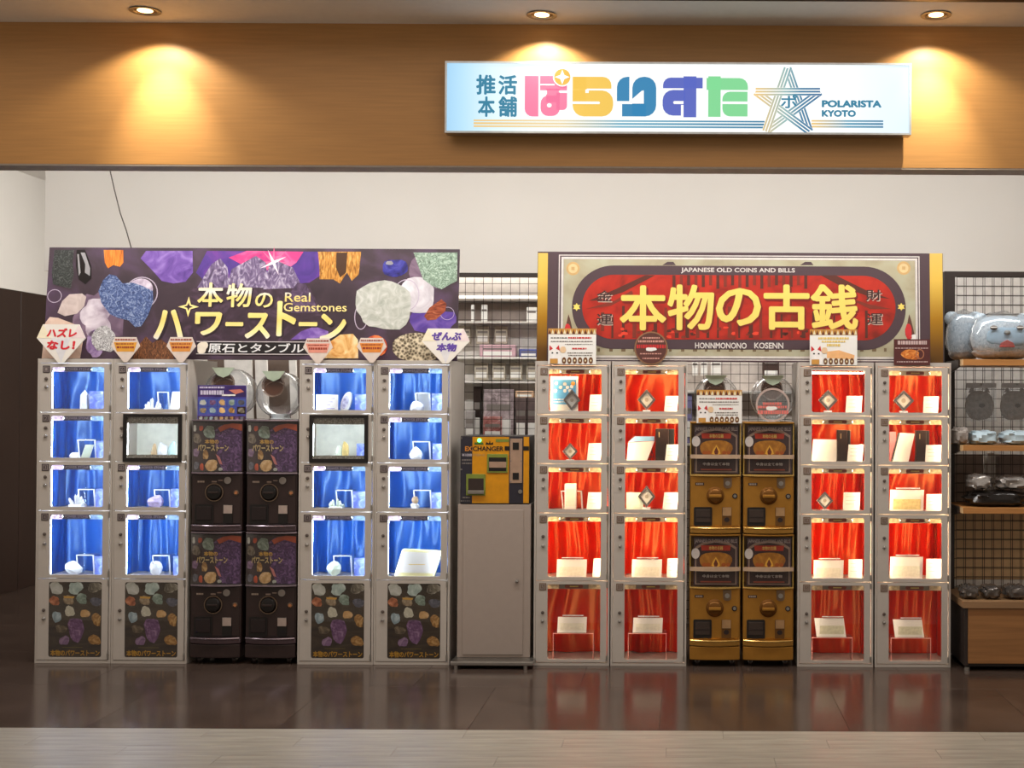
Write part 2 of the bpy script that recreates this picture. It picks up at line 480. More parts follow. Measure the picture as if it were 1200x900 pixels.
# left side wall: dark panels below, white above, running away from the street
a = G(0, 697); b = G(42, 685)
d = (b - a); d.z = 0; d.normalize()
if d.y < 0: d = -d
zt = P(0, 338, a.y).z
def side(t, off=0.0): return (a.x + d.x * t - d.y * off, a.y + d.y * t + d.x * off)
wl = thing('wall_left', (a.x, a.y, 0), 'dark brown panelled side wall with white wall above', 'wall', kind='structure')
wpos = [-2.6, -1.7, -0.8, 0.27, 1.3]
for t0, t1 in zip(wpos[:-1], wpos[1:]):
    p = [side(t0 + .004), side(t1 - .004), side(t1 - .004, .06), side(t0 + .004, .06)]
    MB().prism_z(p, 0, zt).build('wall_panel', m_dark_wall, wl, bevel=.002, seg=1)
MB().prism_z([side(-2.6, .004), side(1.3, .004), side(1.3, .06), side(-2.6, .06)], zt + .002, 3.38).build('upper_wall', m_white_wall, wl)
rw = tag(MB().box(-5.2, 6.5, 4.0, 4.15, 0, 3.38).build('wall_rear', mat('rear_wall_paint', (120, 108, 98), .7)), 'rear wall of the shop interior', 'wall', kind='structure')

# ------------------------------------------------------------------ downlights
for i, (px, py, nm) in enumerate(((170, 12, 'above bare tan header'), (635, 17, 'directly above the lit shop sign'), (1097, 17, 'beyond the star end of the sign'))):
    q = G(px, py, zc)
    t = thing('downlight', (q.x, q.y, zc), 'recessed round ceiling downlight ' + nm, 'downlight', 'header downlights')
    MB().lathe([(.052, 0), (.068, -.001), (.070, -.006), (.054, -.006), (.050, -.002)], (q.x, q.y, zc), 'z', 28, close=False).build('trim_ring', m_steel, t, smooth=True)
    MB().lathe([(.051, -.002), (.034, -.0016)], (q.x, q.y, zc), 'z', 28, close=False).build('reflector', m_chrome, t, smooth=True)
    MB().cyl((q.x, q.y, zc - .003), .034, .002, 'z', 24).build('lamp', mat('lamp_glow', (255, 244, 220), .5, emit=(255, 214, 150), es=6), t)
    for nme, size, blend, pw in (('beam', 132, 0.35, 15.0), ('core_beam', 104, 1.0, 13.0), ('narrow_beam', 62, 1.0, 50.0)):
        l = bpy.data.lights.new(nme, 'SPOT'); l.energy = pw; l.color = (1.0, .87, .66); l.spot_size = math.radians(size); l.spot_blend = blend; l.shadow_soft_size = .012
        o = bpy.data.objects.new(nme, l); COL.objects.link(o); o.parent = t; o.location = (0, 0, -.012)
        if nme != 'beam': o.rotation_euler = (math.radians(16 if nme == 'core_beam' else 15), math.radians(-3 if i == 0 else 0), 0)

# ------------------------------------------------------------------ lit shop sign
YG = YH - 0.10
x0, x1, z0, z1 = R(521.5, 73, 1068, 157, YG)
sg = thing('lightbox_sign', ((x0 + x1) / 2, YH, z0), 'white lit shop sign with colourful Japanese lettering and star', 'sign')
face = ramp_mat('sign_face', [(0, (130, 172, 200)), (.04, (150, 186, 206)), (.10, (180, 200, 208)), (.2, (200, 208, 210)), (.3, (208, 210, 206)), (.85, (206, 210, 210)), (1, (178, 196, 208))], 'X', x0 - (x0 + x1) / 2, x1 - (x0 + x1) / 2, emit=1.6)  # dimmer bluish ends paint the box's uneven inner lighting into the glow colour
MB().box(x0, x1, YG + .004, YH - .03, z0, z1).build('box', m_steel, sg, bevel=.003)
MB().box((x0 + x1) / 2 - .9, (x0 + x1) / 2 + .9, YH - .03, YH, z0 + .1, z1 - .1).build('mounting_rail', m_steel, sg)
MB().box(x0 + .008, x1 - .008, YG, YG + .005, z0 + .008, z1 - .008).build('face_panel', face, sg)
fr = [(x0, z0), (x1, z0), (x1, z1), (x0, z1)]; w = .009
MB().ring(fr, [(x0 + w, z0 + w), (x1 - w, z0 + w), (x1 - w, z1 - w), (x0 + w, z1 - w)], YG - .004, YG + .006).build('frame', mat('sign_frame', (205, 214, 222), .3, .5), sg)
pr = Print(sg, YG)
def lit(name, c): return mat(name, tuple(v * .3 for v in c), .5, emit=c, es=.93, var=0, spec=.2)
c_pink, c_yel, c_blue, c_pur, c_grn, c_teal = lit('sign_pink', (250, 130, 168)), lit('sign_yellow', (250, 206, 96)), lit('sign_blue', (64, 140, 188)), lit('sign_purple', (98, 112, 200)), lit('sign_green', (138, 224, 158)), lit('sign_teal', (60, 134, 166))
c_white, c_orange = mat('sign_white', (90, 90, 88), .5, emit=(255, 255, 252), es=1.0, var=0), lit('sign_orange', (250, 186, 80))
for ch, b in (('推', (558, 87.5, 581, 111)), ('活', (584, 88, 606, 111)), ('本', (560, 113, 580, 137)), ('舗', (584, 113, 606, 137))):
    pr.text('lettering', ch, b, c_teal, 1, .03)
def S(px): return px * (x1 - x0) / 546.5
# pa
pr.rect('letter', (615, 89, 631, 136.5), c_pink, 1, S(9), (0, 0, 0, 1))
pr.rect('letter', (633, 89, 664.5, 106), c_pink, 1, S(3), (0, 0, 0, 0))
pr.rect('letter', (640, 104, 656, 120), c_pink, 1)
pr.rect('letter', (633.5, 112, 656, 136), c_pink, 1, S(9), (1, 0, 1, 1))
pr.rect('letter', (652, 109, 664.5, 129), c_pink, 1, S(5), (0, 0, 1, 0))
pr.rect('letter_gap', (632.5, 98.5, 650, 100.2), c_white, 2); pr.rect('letter_gap', (655, 106.6, 665, 108.4), c_white, 2)
pr.rect('letter_gap', (633, 106, 641, 111.5), c_white, 2, S(2), (0, 0, 1, 0)); pr.rect('letter_gap', (655.5, 129.5, 665, 137), c_white, 2)
pr.ellipse('letter_gap', (641, 121, 646.5, 126), c_white, 2)
pr.ellipse('letter_gap', (648, 79.5, 670, 101.5), c_white, 3); pr.ellipse('ring', (649.5, 81, 668.5, 100), c_orange, 4)
q = pr.box((649.5, 81, 668.5, 100)); MB().flat(star_pts((q[0] + q[1]) / 2, (q[2] + q[3]) / 2, S(8.6), S(3.4), 4), pr.y(5)).build('sparkle', c_white, sg)
# ra
pr.rect('letter', (672, 90, 716.5, 104.5), c_yel, 1, S(10), (0, 1, 0, 0))
pr.rect('letter', (671, 90, 687, 121), c_yel, 1)
pr.rect('letter', (671, 106, 718.5, 136.5), c_yel, 1, S(13), (0, 1, 1, 1))
pr.rect('letter_gap', (688, 104, 718, 106), c_white, 2); pr.rect('letter_gap', (670.5, 119, 703, 122), c_white, 2, S(1.4), (0, 1, 1, 0)); pr.rect('letter_gap', (686, 105, 690, 109), c_white, 2)
# ri
pr.rect('letter', (723, 90, 737.5, 118.5), c_blue, 1, S(12), (1, 0, 0, 0))
pr.rect('letter', (741, 90, 769, 136.5), c_blue, 1, S(13), (1, 1, 1, 0))
pr.rect('letter', (729, 122, 757, 136.5), c_blue, 1)
pr.poly('letter_gap', [(738, 121.5), (754.5, 121.5), (754.5, 106), (752, 106.5), (741, 116)], c_white, 2)
# su
pr.rect('letter', (777, 91, 823.5, 103.5), c_pur, 1, S(9), (1, 0, 0, 0))
pr.rect('letter', (801, 89.5, 816, 137.5), c_pur, 1)
pr.rect('letter', (776.5, 105.5, 803, 135.5), c_pur, 1, S(12), (1, 0, 0, 1))
pr.rect('letter_gap', (789, 118.5, 801, 122), c_white, 2, S(1.6), (1, 0, 0, 1)); pr.rect('letter_gap', (784, 103.5, 801, 105.5), c_white, 2); pr.rect('letter_gap', (798, 123, 801, 137), c_white, 2)
# ta
pr.rect('letter', (828, 91.5, 876.5, 105.5), c_grn, 1, S(10), (0, 1, 0, 0))
pr.rect('letter', (830, 89.5, 844.5, 137), c_grn, 1)
pr.rect('letter', (846.5, 107.5, 876, 119), c_grn, 1, S(9), (1, 0, 0, 0))
pr.rect('letter', (846.5, 122, 876, 136.5), c_grn, 1, S(9), (0, 0, 0, 1))
# stripes and the star
cxs = (x0 + x1) / 2
sgrad = ramp_mat('sign_stripe', [(0, (246, 206, 128)), (.3, (236, 216, 170)), (.5, (110, 178, 206)), (1, (52, 128, 168))], 'X', P(555, 145, YG).x - cxs, P(900, 145, YG).x - cxs, emit=.93)
sgrad2 = ramp_mat('sign_stripe_short', [(0, (246, 206, 128)), (.5, (90, 160, 190)), (1, (52, 128, 168))], 'X', P(952, 145, YG).x - cxs, P(1035, 145, YG).x - cxs, emit=.93)
sgrad3 = ramp_mat('sign_star', [(0, (246, 206, 128)), (.45, (150, 190, 190)), (.7, (52, 128, 168)), (1, (40, 110, 160))], 'X', P(886, 115, YG).x - cxs, P(961, 115, YG).x - cxs, emit=.93)
for a_, b_ in ((140.9, 142.8), (144, 146.4), (147.6, 149.7)):
    pr.rect('stripe', (555, a_, 896, b_), sgrad, 1); pr.rect('stripe', (951, a_, 1035, b_), sgrad2, 1)
SP = [(923, 80), (961, 107.5), (948.5, 154), (897.5, 154), (885.5, 107.5)]
def strip(p, q_, offs, wd):
    dx, dy = q_[0] - p[0], q_[1] - p[1]; l = math.hypot(dx, dy); nx, ny = -dy / l, dx / l
    return [(p[0] + nx * (offs - wd / 2), p[1] + ny * (offs - wd / 2)), (q_[0] + nx * (offs - wd / 2), q_[1] + ny * (offs - wd / 2)),
            (q_[0] + nx * (offs + wd / 2), q_[1] + ny * (offs + wd / 2)), (p[0] + nx * (offs + wd / 2), p[1] + ny * (offs + wd / 2))]
for k in range(5):
    p, q_ = SP[k], SP[(k + 2) % 5]
    pr.poly('star_band', strip(p, q_, 0, 9.5), c_white, 1 + .2 * k)
    for of in (-3.4, 0, 3.4):
        pr.poly('star_line', strip(p, q_, of, 2.1), sgrad3, 1.1 + .2 * k)
pr.text('lettering', 'ポ', (915, 111, 934, 127), c_teal, 3, .02)
pr.text('lettering', 'POLARISTA', (963, 117.5, 1033, 126), c_teal, 1, .055)
pr.text('lettering', 'KYOTO', (963, 129, 1003, 137), c_teal, 1, .055)
# ------------------------------------------------------------------ banners over the lockers
H = P(88, 420.5, 0).z                                  # locker height
def lean(o, deg): o.rotation_euler = (-math.radians(deg), 0, 0); return o

YB = 0.05
x0, x1, z0, z1 = R(51, 288, 536, 421, YB)
z0 = H + .001
bn = thing('gemstone_banner', ((x0 + x1) / 2, YB, z0), 'dark purple banner of gemstones with gold Japanese lettering above blue-lit lockers', 'banner')
neb = stone_mat('nebula_print', (46, 33, 42), (62, 46, 56), (84, 62, 88), scale=4.5, rough=.45, dist=.6)
MB().box(x0, x1, YB, YB + .012, z0, z1 - .004).build('board', neb, bn)
pr = Print(bn, YB)
c_glow = stone_mat('star_cloud_print', (122, 100, 122), (190, 176, 188), (232, 224, 230), 9, dist=.4)
pr.blob('cloud_print', (84, 340, 142, 404), stone_mat('cloud_rim_print', (92, 72, 92), (112, 90, 110), (140, 116, 136), 8), 1, 3, .3, 24)
pr.blob('cloud_print', (92, 350, 130, 396), c_glow, 2, 5, .35, 24)
pr.blob('cloud_print', (100, 386, 122, 418), stone_mat('violet_cloud', (96, 74, 112), (140, 112, 160), (186, 164, 200), 14), 2, 6, .3)
pr.blob('cloud_print', (478, 298, 512, 342), stone_mat('cloud_rim_print', (92, 72, 92), (112, 90, 110), (140, 116, 136), 8), 1, 7, .3)
pr.blob('cloud_print', (480, 362, 533, 392), stone_mat('violet_glow_print', (66, 44, 110), (88, 62, 150), (120, 92, 170), 8), 1, 8, .25)
pr.poly('stone_print', [(58, 291), (81, 291), (80, 305), (82, 320), (79, 337), (70, 335), (58, 332), (56, 318)], stone_mat('black_rough', (22, 24, 24), (48, 52, 50), (96, 100, 96), 36, dist=3), 2)
pr.poly('stone_print', [(84, 291), (94, 290.5), (102, 310), (103, 325), (96, 332), (88, 326), (84, 310)], mat('black_tumbled', (22, 20, 22), .3), 2)
pr.poly('highlight_print', [(89, 294), (94, 294), (101, 313), (101, 322), (95, 318), (95, 308)], mat('stone_shine', (150, 148, 150), .4), 3)
pr.poly('highlight_print', [(85, 296), (87, 296), (90, 318), (88, 322)], mat('stone_shine', (150, 148, 150), .4), 3)
pr.poly('stone_print', [(116, 291), (139, 291), (140, 306), (136, 311), (128, 309), (122, 313), (118, 306)], stone_mat('tiger_eye', (150, 70, 14), (222, 120, 34), (244, 176, 80), 14, stretch=(6, 1, .5)), 2)
m_am = stone_mat('amethyst_print', (84, 52, 130), (118, 84, 168), (158, 128, 198), 12, dist=1)
pr.poly('stone_print', [(160, 301), (166, 292), (221, 292), (222.5, 318), (214, 329), (200, 331), (186, 328), (175, 316)], m_am, 2)
pr.hoop('ring_print', (143, 323, 182, 362), mat('pale_ring', (190, 176, 194), .4), 2, .006)
pr.ellipse('disc_print', (147, 325, 176, 350), stone_mat('moonstone', (150, 130, 150), (196, 180, 198), (228, 220, 230), 10), 1.5)
m_sod = stone_mat('blue_rough', (40, 52, 88), (76, 96, 146), (166, 180, 206), 30, dist=3)
pr.poly('stone_print', [(112, 340), (117, 327), (124, 320), (132, 322), (140, 331), (152, 330), (164, 334), (176, 340), (177, 352), (172, 368), (164, 382), (157, 383), (149, 375), (136, 372), (126, 367), (116, 354)], m_sod, 3)
pr.hoop('ring_print', (52, 338, 69, 354), mat('pale_ring', (190, 176, 194), .4), 2, .004)
pr.poly('stone_print', [(65, 366), (70, 352), (78, 344), (93, 343), (98, 347), (96, 358), (88, 367), (74, 370)], stone_mat('rose_beige', (176, 158, 154), (196, 178, 172), (212, 196, 190), 10), 3)
pr.poly('stone_print', [(49, 420), (51, 378), (56, 371), (66, 372), (92, 382), (97, 395), (94, 420)], stone_mat('peach_stone', (196, 164, 144), (216, 188, 170), (230, 206, 190), 9), 2)
pr.blob('stone_print', (107, 382, 135, 412), stone_mat('clear_quartz_print', (84, 80, 84), (176, 174, 174), (240, 240, 238), 40, dist=3), 4, 11, .18)
pr.poly('stone_print', [(155, 421), (162, 404), (170, 394), (178, 402), (186, 396), (200, 406), (204, 421)], stone_mat('smoky_print', (44, 26, 18), (100, 60, 36), (168, 112, 72), 40, dist=2, stretch=(3, 1, .7)), 2)
# crystal peaks under the magenta burst
pr.poly('sky_glow_print', [(226, 318), (238, 292), (382, 293), (378, 318), (360, 330), (300, 335), (240, 332)], stone_mat('violet_sky', (56, 40, 108), (84, 52, 140), (120, 60, 150), 7), 1)
pr.poly('sky_glow_print', [(264, 300), (285, 292), (352, 293), (344, 306), (330, 316), (290, 314)], stone_mat('magenta_sky', (170, 44, 120), (216, 60, 130), (238, 120, 170), 9), 1.5)
q = pr.box((296, 286, 338, 326)); MB().flat(star_pts((q[0] + q[1]) / 2, (q[2] + q[3]) / 2, .10, .02, 8, 0), pr.y(2)).build('burst_print', mat('burst_pink', (240, 110, 150), .4), bn)
m_pk = stone_mat('peak_print', (66, 52, 82), (118, 100, 136), (206, 196, 214), 16, dist=2.5, stretch=(1.5, 1, .8))
m_pk2 = stone_mat('dark_peak_print', (58, 42, 64), (84, 64, 92), (120, 98, 126), 16, dist=2)
for k, pp in enumerate(([(228, 336), (244, 308), (254, 301), (263, 312), (266, 336)], [(262, 336), (268, 314), (296, 298), (308, 306), (312, 336)],
                        [(306, 338), (312, 310), (322, 304), (340, 312), (352, 336)], [(338, 342), (346, 330), (356, 332), (364, 346), (372, 366), (340, 366)])):
    pr.poly('crystal_print', pp, m_pk if k < 3 else m_pk2, 3 + .2 * k)
pr.poly('crystal_print', [(226, 334), (360, 334), (375, 364), (380, 400), (340, 412), (214, 400), (206, 360)], stone_mat('dim_crystals', (50, 36, 46), (62, 45, 58), (88, 66, 86), 9, dist=2), 2.5)
pr.poly('crystal_print', [(340, 398), (352, 388), (368, 382), (384, 388), (384, 394), (362, 397)], m_am, 4)
q = pr.box((300, 290, 334, 322)); MB().flat(star_pts((q[0] + q[1]) / 2, (q[2] + q[3]) / 2, .085, .012, 4, 25), pr.y(5)).build('burst_print', mat('burst_white', (250, 232, 238), .4), bn)
cz = H + .15
m_gs = ramp_mat('gold_silver_letter', [(0, (250, 226, 150)), (.45, (244, 214, 120)), (.62, (232, 228, 218)), (1, (246, 226, 150))], 'Z', P(280, 362, YB).z - z0, P(280, 330, YB).z - z0)
m_gl = ramp_mat('gold_letter', [(0, (226, 226, 226)), (.3, (250, 232, 160)), (.7, (246, 214, 116)), (1, (248, 228, 150))], 'Z', P(280, 400, YB).z - z0, P(280, 362, YB).z - z0)
m_letsh = mat('letter_shadow', (40, 26, 34), .5)
def two(body, b, m, off, layer=7):
    pr.text('lettering_shadow', body, (b[0] + 1.4, b[1] + 1.4, b[2] + 1.4, b[3] + 1.4), m_letsh, layer - 1, off + .02)
    pr.text('lettering', body, b, m, layer, off)
two('本', (229, 330, 259.5, 359), m_gs, .02); two('物', (263, 331, 293, 359.5), m_gs, .02); two('の', (297, 342, 318, 360), m_gs, .018)
for ch, b in (('ハ', (179, 362, 214, 398)), ('ワ', (227, 365, 259, 393)), ('ー', (263, 377, 284, 382)), ('ス', (286, 366, 316, 397)), ('ト', (323, 352, 346, 394)), ('ー', (349, 377, 371, 382)), ('ン', (374, 367, 405, 400))):
    two(ch, b, m_gl, .035)
q = pr.box((207, 347, 231, 371)); cx, cz = (q[0] + q[1]) / 2, (q[2] + q[3]) / 2
sp = star_pts(cx, cz, .062, .020, 4); si = star_pts(cx, cz, .026, .010, 4)
MB().ring(sp, si, pr.y(9), pr.y(9) + .0002).build('sparkle', m_gl, bn)
pr.text('lettering', 'Real', (332, 342, 362, 353), m_gs, 7, .008); pr.text('lettering', 'Gemstones', (331, 354.5, 405, 364.5), m_gs, 7, .008)
pr.rect('title_strip', (231, 400.5, 362, 415), mat('strip_black', (20, 14, 16), .45), 6)
m_ln = mat('pale_line', (206, 196, 196), .4)
pr.rect('title_line', (230, 400, 364, 400.9), m_ln, 7); pr.rect('title_line', (230, 414.6, 364, 415.5), m_ln, 7)
pr.text('lettering', '原石とタンブル', (244, 402, 356, 413.6), m_gl, 7.5, .02)
pr.blob('stone_print', (231, 400, 243, 414), mat('glint', (236, 226, 206), .4), 7, 2)
pr.poly('stone_print', [(369, 293), (420, 293), (418, 320), (410, 328), (404, 318), (396, 331), (388, 326), (372, 326), (371, 308)], stone_mat('rutile_print', (92, 52, 16), (196, 132, 50), (238, 196, 116), 26, dist=1, stretch=(3, 1, .6)), 2)
pr.poly('stone_print', [(391, 294), (404, 294), (403, 318), (396, 324), (391, 312)], mat('rutile_dark', (70, 42, 22), .4), 3)
pr.blob('stone_print', (446, 302, 475, 323), stone_mat('lapis_print', (26, 24, 80), (50, 48, 140), (90, 90, 180), 12), 2, 4, .08)
pr.blob('highlight_print', (450, 304, 458, 309), mat('stone_shine', (150, 148, 150), .4), 3, 3)
pr.blob('stone_print', (466, 324, 508, 366), stone_mat('pale_disc', (176, 168, 176), (204, 198, 204), (226, 222, 226), 8), 2, 5, .06)
pr.hoop('ring_print', (459, 326, 490, 364), mat('pale_ring', (190, 176, 194), .4), 3, .005)
pr.hoop('ring_print', (414, 355, 430, 386), mat('pale_ring', (190, 176, 194), .4), 2, .005)
pr.blob('stone_print', (416, 328, 481, 385), stone_mat('white_quartz_print', (164, 168, 156), (188, 190, 180), (212, 212, 206), 14, dist=2), 4, 17, .1, 24)
pr.poly('stone_print', [(482, 294), (534, 294), (534, 328), (526, 332), (516, 338), (505, 334), (494, 326), (488, 310)], stone_mat('green_rough', (84, 100, 86), (132, 156, 136), (190, 206, 190), 30, dist=3), 3)
pr.poly('stone_print', [(496, 370), (502, 360), (516, 350), (522, 355), (521, 364), (510, 374), (500, 375)], stone_mat('jasper_print', (92, 34, 20), (150, 70, 42), (196, 120, 84), 14, stretch=(1, 1, 4)), 3)
pr.hoop('ring_print', (515, 359, 531.5, 374.5), mat('pale_ring', (190, 176, 194), .4), 2, .003)
pr.poly('stone_print', [(376, 420), (384, 402), (398, 392), (413, 391), (419, 398), (420, 420)], stone_mat('citrine_print', (206, 136, 58), (234, 190, 122), (248, 226, 180), 12), 5)
pr.blob('stone_print', (428, 393, 453, 417), stone_mat('carnelian_print', (150, 40, 20), (206, 84, 40), (236, 140, 80), 10), 5, 9, .08)
pr.blob('stone_print', (461, 389, 515, 424), stone_mat('pyrite_print', (40, 32, 26), (112, 98, 76), (220, 206, 176), 60, vor=True), 5, 13, .12, 24)
lean(bn, 5.5)

x0, x1, z0, z1 = R(629, 295, 1106, 424.5, YB); z0 = H + .001
bk = thing('old_coin_banner', ((x0 + x1) / 2, YB, z0), 'red banner with yellow Japanese lettering in a dark frame above red-lit lockers', 'banner')
m_bdark = mat('banner_dark', (74, 56, 62), .45, var=.02)
MB().box(x0, x1, YB, YB + .012, z0, z1).build('board', m_bdark, bk)
pr = Print(bk, YB)
m_gbar = ramp_mat('gold_bar_print', [(0, (92, 62, 20)), (.12, (110, 74, 24)), (.4, (170, 122, 28)), (.75, (226, 188, 84)), (1, (222, 186, 96))], 'Z', 0, z1 - z0, rough=.35, metal=.15)
pr.rect('gold_edge', (629.5, 295.5, 641, 424), m_gbar); pr.rect('gold_edge', (1090.5, 296, 1105.5, 425), m_gbar)
m_wl = mat('white_line_print', (208, 202, 196), .45)
def framel(b, wpx, m, layer):
    x0_, x1_, z0_, z1_ = pr.box(b); w_ = wpx * .005
    y_ = pr.y(layer)
    MB().ring([(x0_, z0_), (x1_, z0_), (x1_, z1_), (x0_, z1_)], [(x0_ + w_, z0_ + w_), (x1_ - w_, z0_ + w_), (x1_ - w_, z1_ - w_), (x0_ + w_, z1_ - w_)], y_, y_ + .0003).build('frame_line', m, bk)
framel((654, 298.5, 1078.5, 422.5), 1.2, m_wl, 1); framel((657, 301, 1076, 420), 2.6, m_wl, 1)
m_crm = stone_mat('aged_paper_print', (150, 141, 114), (170, 162, 135), (178, 177, 152), 5, dist=.8)
pr.rect('paper_ground', (659.8, 303.8, 1073.2, 417.4), m_crm, 1)
for cx_, cy_ in ((671, 314), (1060, 313.5)):
    pr.ellipse('coin_print', (cx_ - 8, cy_ - 8, cx_ + 8, cy_ + 8), mat('coin_tan', (196, 160, 104), .45), 2); pr.ellipse('coin_print', (cx_ - 5.5, cy_ - 5.5, cx_ + 5.5, cy_ + 5.5), mat('coin_pale', (216, 190, 140), .45), 3)
    pr.rect('coin_print', (cx_ - 2, cy_ - 2, cx_ + 2, cy_ + 2), mat('coin_tan', (196, 160, 104), .45), 4)
for cx_ in (666, 1066):
    pr.poly('figure_print', [(cx_ - 5, 392), (cx_ - 1, 372), (cx_, 368), (cx_ + 2, 374), (cx_ + 7, 396), (cx_ + 2, 404)], mat('figure_dark', (92, 60, 48), .5), 2)
    pr.blob('figure_print', (cx_ - 5, 380, cx_ + 3, 398), m_red_print, 3, 5)
    pr.blob('figure_print', (cx_ + 1, 392, cx_ + 8, 401), m_paper, 3, 6)
for k in range(26):
    xx = 700 + k * 14
    pr.rect('tower_print', (xx, 408, xx + 3 + (k % 3), 412 + (k * 5) % 5), mat('tower_brown', (112, 92, 66), .5), 2)
for xx in (784, 946):
    pr.poly('bird_print', [(xx - 8, 310), (xx - 2, 306), (xx + 5, 306), (xx + 8, 310)], m_bdark, 2)
q = pr.box((670, 311, 1062, 409.5)); MB().flat(rrect(*q, (q[3] - q[2]) / 2 - .002, 14), pr.y(3)).build('dark_oval', m_bdark, bk)
q = pr.box((682, 322, 1050, 398)); rr = (q[3] - q[2]) / 2 - .002
m_redp = stone_mat('red_temple_print', (118, 28, 16), (172, 36, 20), (190, 46, 26), 7, rough=.45, dist=1)
MB().flat(rrect(*q, rr, 14), pr.y(4)).build('red_oval', m_redp, bk)
m_dr = mat('temple_dark', (84, 36, 24), .5); m_dr2 = mat('temple_mid', (122, 44, 28), .5)
rnd = random.Random(12)
pr.poly('roof_print', [(690, 352), (722, 338), (756, 322), (768, 322), (730, 342), (700, 352)], m_dr, 5); pr.poly('roof_print', [(686, 362), (720, 352), (740, 340), (742, 344), (716, 358)], m_dr2, 5)
pr.poly('roof_print', [(962, 322), (980, 322), (1016, 340), (1044, 350), (1018, 347), (984, 334)], m_dr, 5); pr.poly('roof_print', [(988, 346), (1018, 356), (1046, 362), (1020, 362)], m_dr2, 5)
for k in range(19):
    xx = 788 + k * 8.6
    pr.rect('temple_column', (xx, 322, xx + 3.6, 338 - (k % 3) * 2), m_dr2 if k % 2 else m_dr, 5)
for k in range(26):
    xx = 704 + k * 12.4; tp = rnd.uniform(358, 374)
    pr.rect('temple_column', (xx, tp, xx + rnd.uniform(2, 5), 396 - (8 if xx < 712 or xx > 1016 else 0)), m_dr if k % 3 else m_dr2, 5)
for k in range(40):
    xx = rnd.uniform(716, 1012); yy = rnd.uniform(380, 394)
    pr.blob('foliage_print', (xx, yy, xx + rnd.uniform(3, 8), yy + rnd.uniform(2, 4)), (m_dr, m_dr2, mat('temple_bright', (222, 64, 40), .5))[k % 3], 5.5, k)
m_yl = mat('yellow_letter', (232, 208, 104), .45, var=.02); m_ylsh = mat('letter_edge', (120, 24, 14), .5)
for ch, b in (('本', (726, 334, 781, 387)), ('物', (782, 333, 837, 387)), ('の', (839, 337, 892, 382)), ('古', (895, 333, 949, 386.5)), ('銭', (950, 333, 1006, 386.5))):
    pr.text('lettering_shadow', ch, (b[0] + 1, b[1] + 1.5, b[2] + 2, b[3] + 2), m_ylsh, 6, .045)
    pr.text('lettering', ch, b, m_yl, 7, .026)
for ch, b in (('金', (699, 340, 717, 353)), ('運', (699, 367.5, 717.5, 380.5)), ('財', (1015, 339, 1033.5, 352)), ('運', (1016, 367, 1034.5, 380))):
    pr.text('lettering_shadow', ch, (b[0] + 1, b[1] + 1, b[2] + 1, b[3] + 1), mat('letter_pale', (206, 180, 164), .5), 6, .01)
    pr.text('lettering', ch, b, mat('letter_ink', (60, 36, 34), .5), 7, .015)
for cx_, cy_ in ((675.5, 359.5), (1056.7, 359.3)):
    c_ = P(cx_, cy_, YB); MB().flat(star_pts(c_.x, c_.z, .024, .0138, 6), pr.y(5)).build('star_print', m_yl, bk)
pr.text('lettering', 'JAPANESE OLD COINS AND BILLS', (798, 313.2, 932, 320), m_wl, 5, .022)
pr.text('lettering', 'HONNMONONO', (814.5, 401.5, 875, 408.5), m_wl, 5, .022); pr.text('lettering', 'KOSENN', (884, 401.5, 918, 408.5), m_wl, 5, .022)
lean(bk, 3.0)

# ------------------------------------------------------------------ small signs along the locker tops
YC = -0.012
def gem_outline(b):
    x0_, x1_, z0_, z1_ = R(*b, YC); w_ = x1_ - x0_; h_ = z1_ - z0_
    return [(x0_ + .13 * w_, z1_), (x1_ - .13 * w_, z1_), (x1_, z1_ - .36 * h_), ((x0_ + x1_) / 2 + .06 * w_, z0_), ((x0_ + x1_) / 2 - .06 * w_, z0_), (x0_, z1_ - .36 * h_)]
def gem_sign(b, l1, l2, ink, label):
    o = gem_outline(b); x0_, x1_, z0_, z1_ = R(*b, YC)
    t = thing('gem_shaped_sign', ((x0_ + x1_) / 2, YC, z0_), label, 'sign', 'gem-shaped signs')
    MB().prism(o, YC, YC + .006).build('board', mat('pearl_board', (240, 234, 224), .35, var=.05, scale=6), t)
    p_ = Print(t, YC); w_ = b[2] - b[0]; h_ = b[3] - b[1]
    for pp, m_ in (([(b[0] + .13 * w_, b[1]), (b[0] + .3 * w_, b[1] + .36 * h_), (b[0], b[1] + .36 * h_)], mat('pearl_warm', (246, 236, 206), .35)),
                   ([(b[0] + .3 * w_, b[1] + .36 * h_), (b[0] + .7 * w_, b[1] + .36 * h_), (b[0] + .5 * w_, b[3])], mat('pearl_grey', (226, 224, 226), .35)),
                   ([(b[2], b[1] + .36 * h_), (b[0] + .7 * w_, b[1] + .36 * h_), (b[2] - .13 * w_, b[1])], mat('pearl_pink', (240, 222, 220), .35))):
        p_.poly('facet', pp, m_, 1)
    p_.text('lettering', l1, (b[0] + .2 * w_, b[1] + .10 * h_, b[2] - .18 * w_, b[1] + .34 * h_), ink, 2, .05, slant=.12)
    p_.text('lettering', l2, (b[0] + (.2 if len(l2) > 2 else .3) * w_, b[1] + .42 * h_, b[2] - (.22 if len(l2) > 2 else .28) * w_, b[1] + .66 * h_), ink, 2, .05, slant=.12)
gem_sign((43, 380, 100, 425), 'ハズレ', 'なし！', mat('sign_red_ink', (216, 38, 52), .5), 'white gem-shaped sign with red lettering at the outer banner corner')
gem_sign((494, 385, 550.5, 426), 'ぜんぶ', '本物', mat('sign_violet_ink', (98, 70, 160), .5), 'white gem-shaped sign with violet lettering at the banner end')
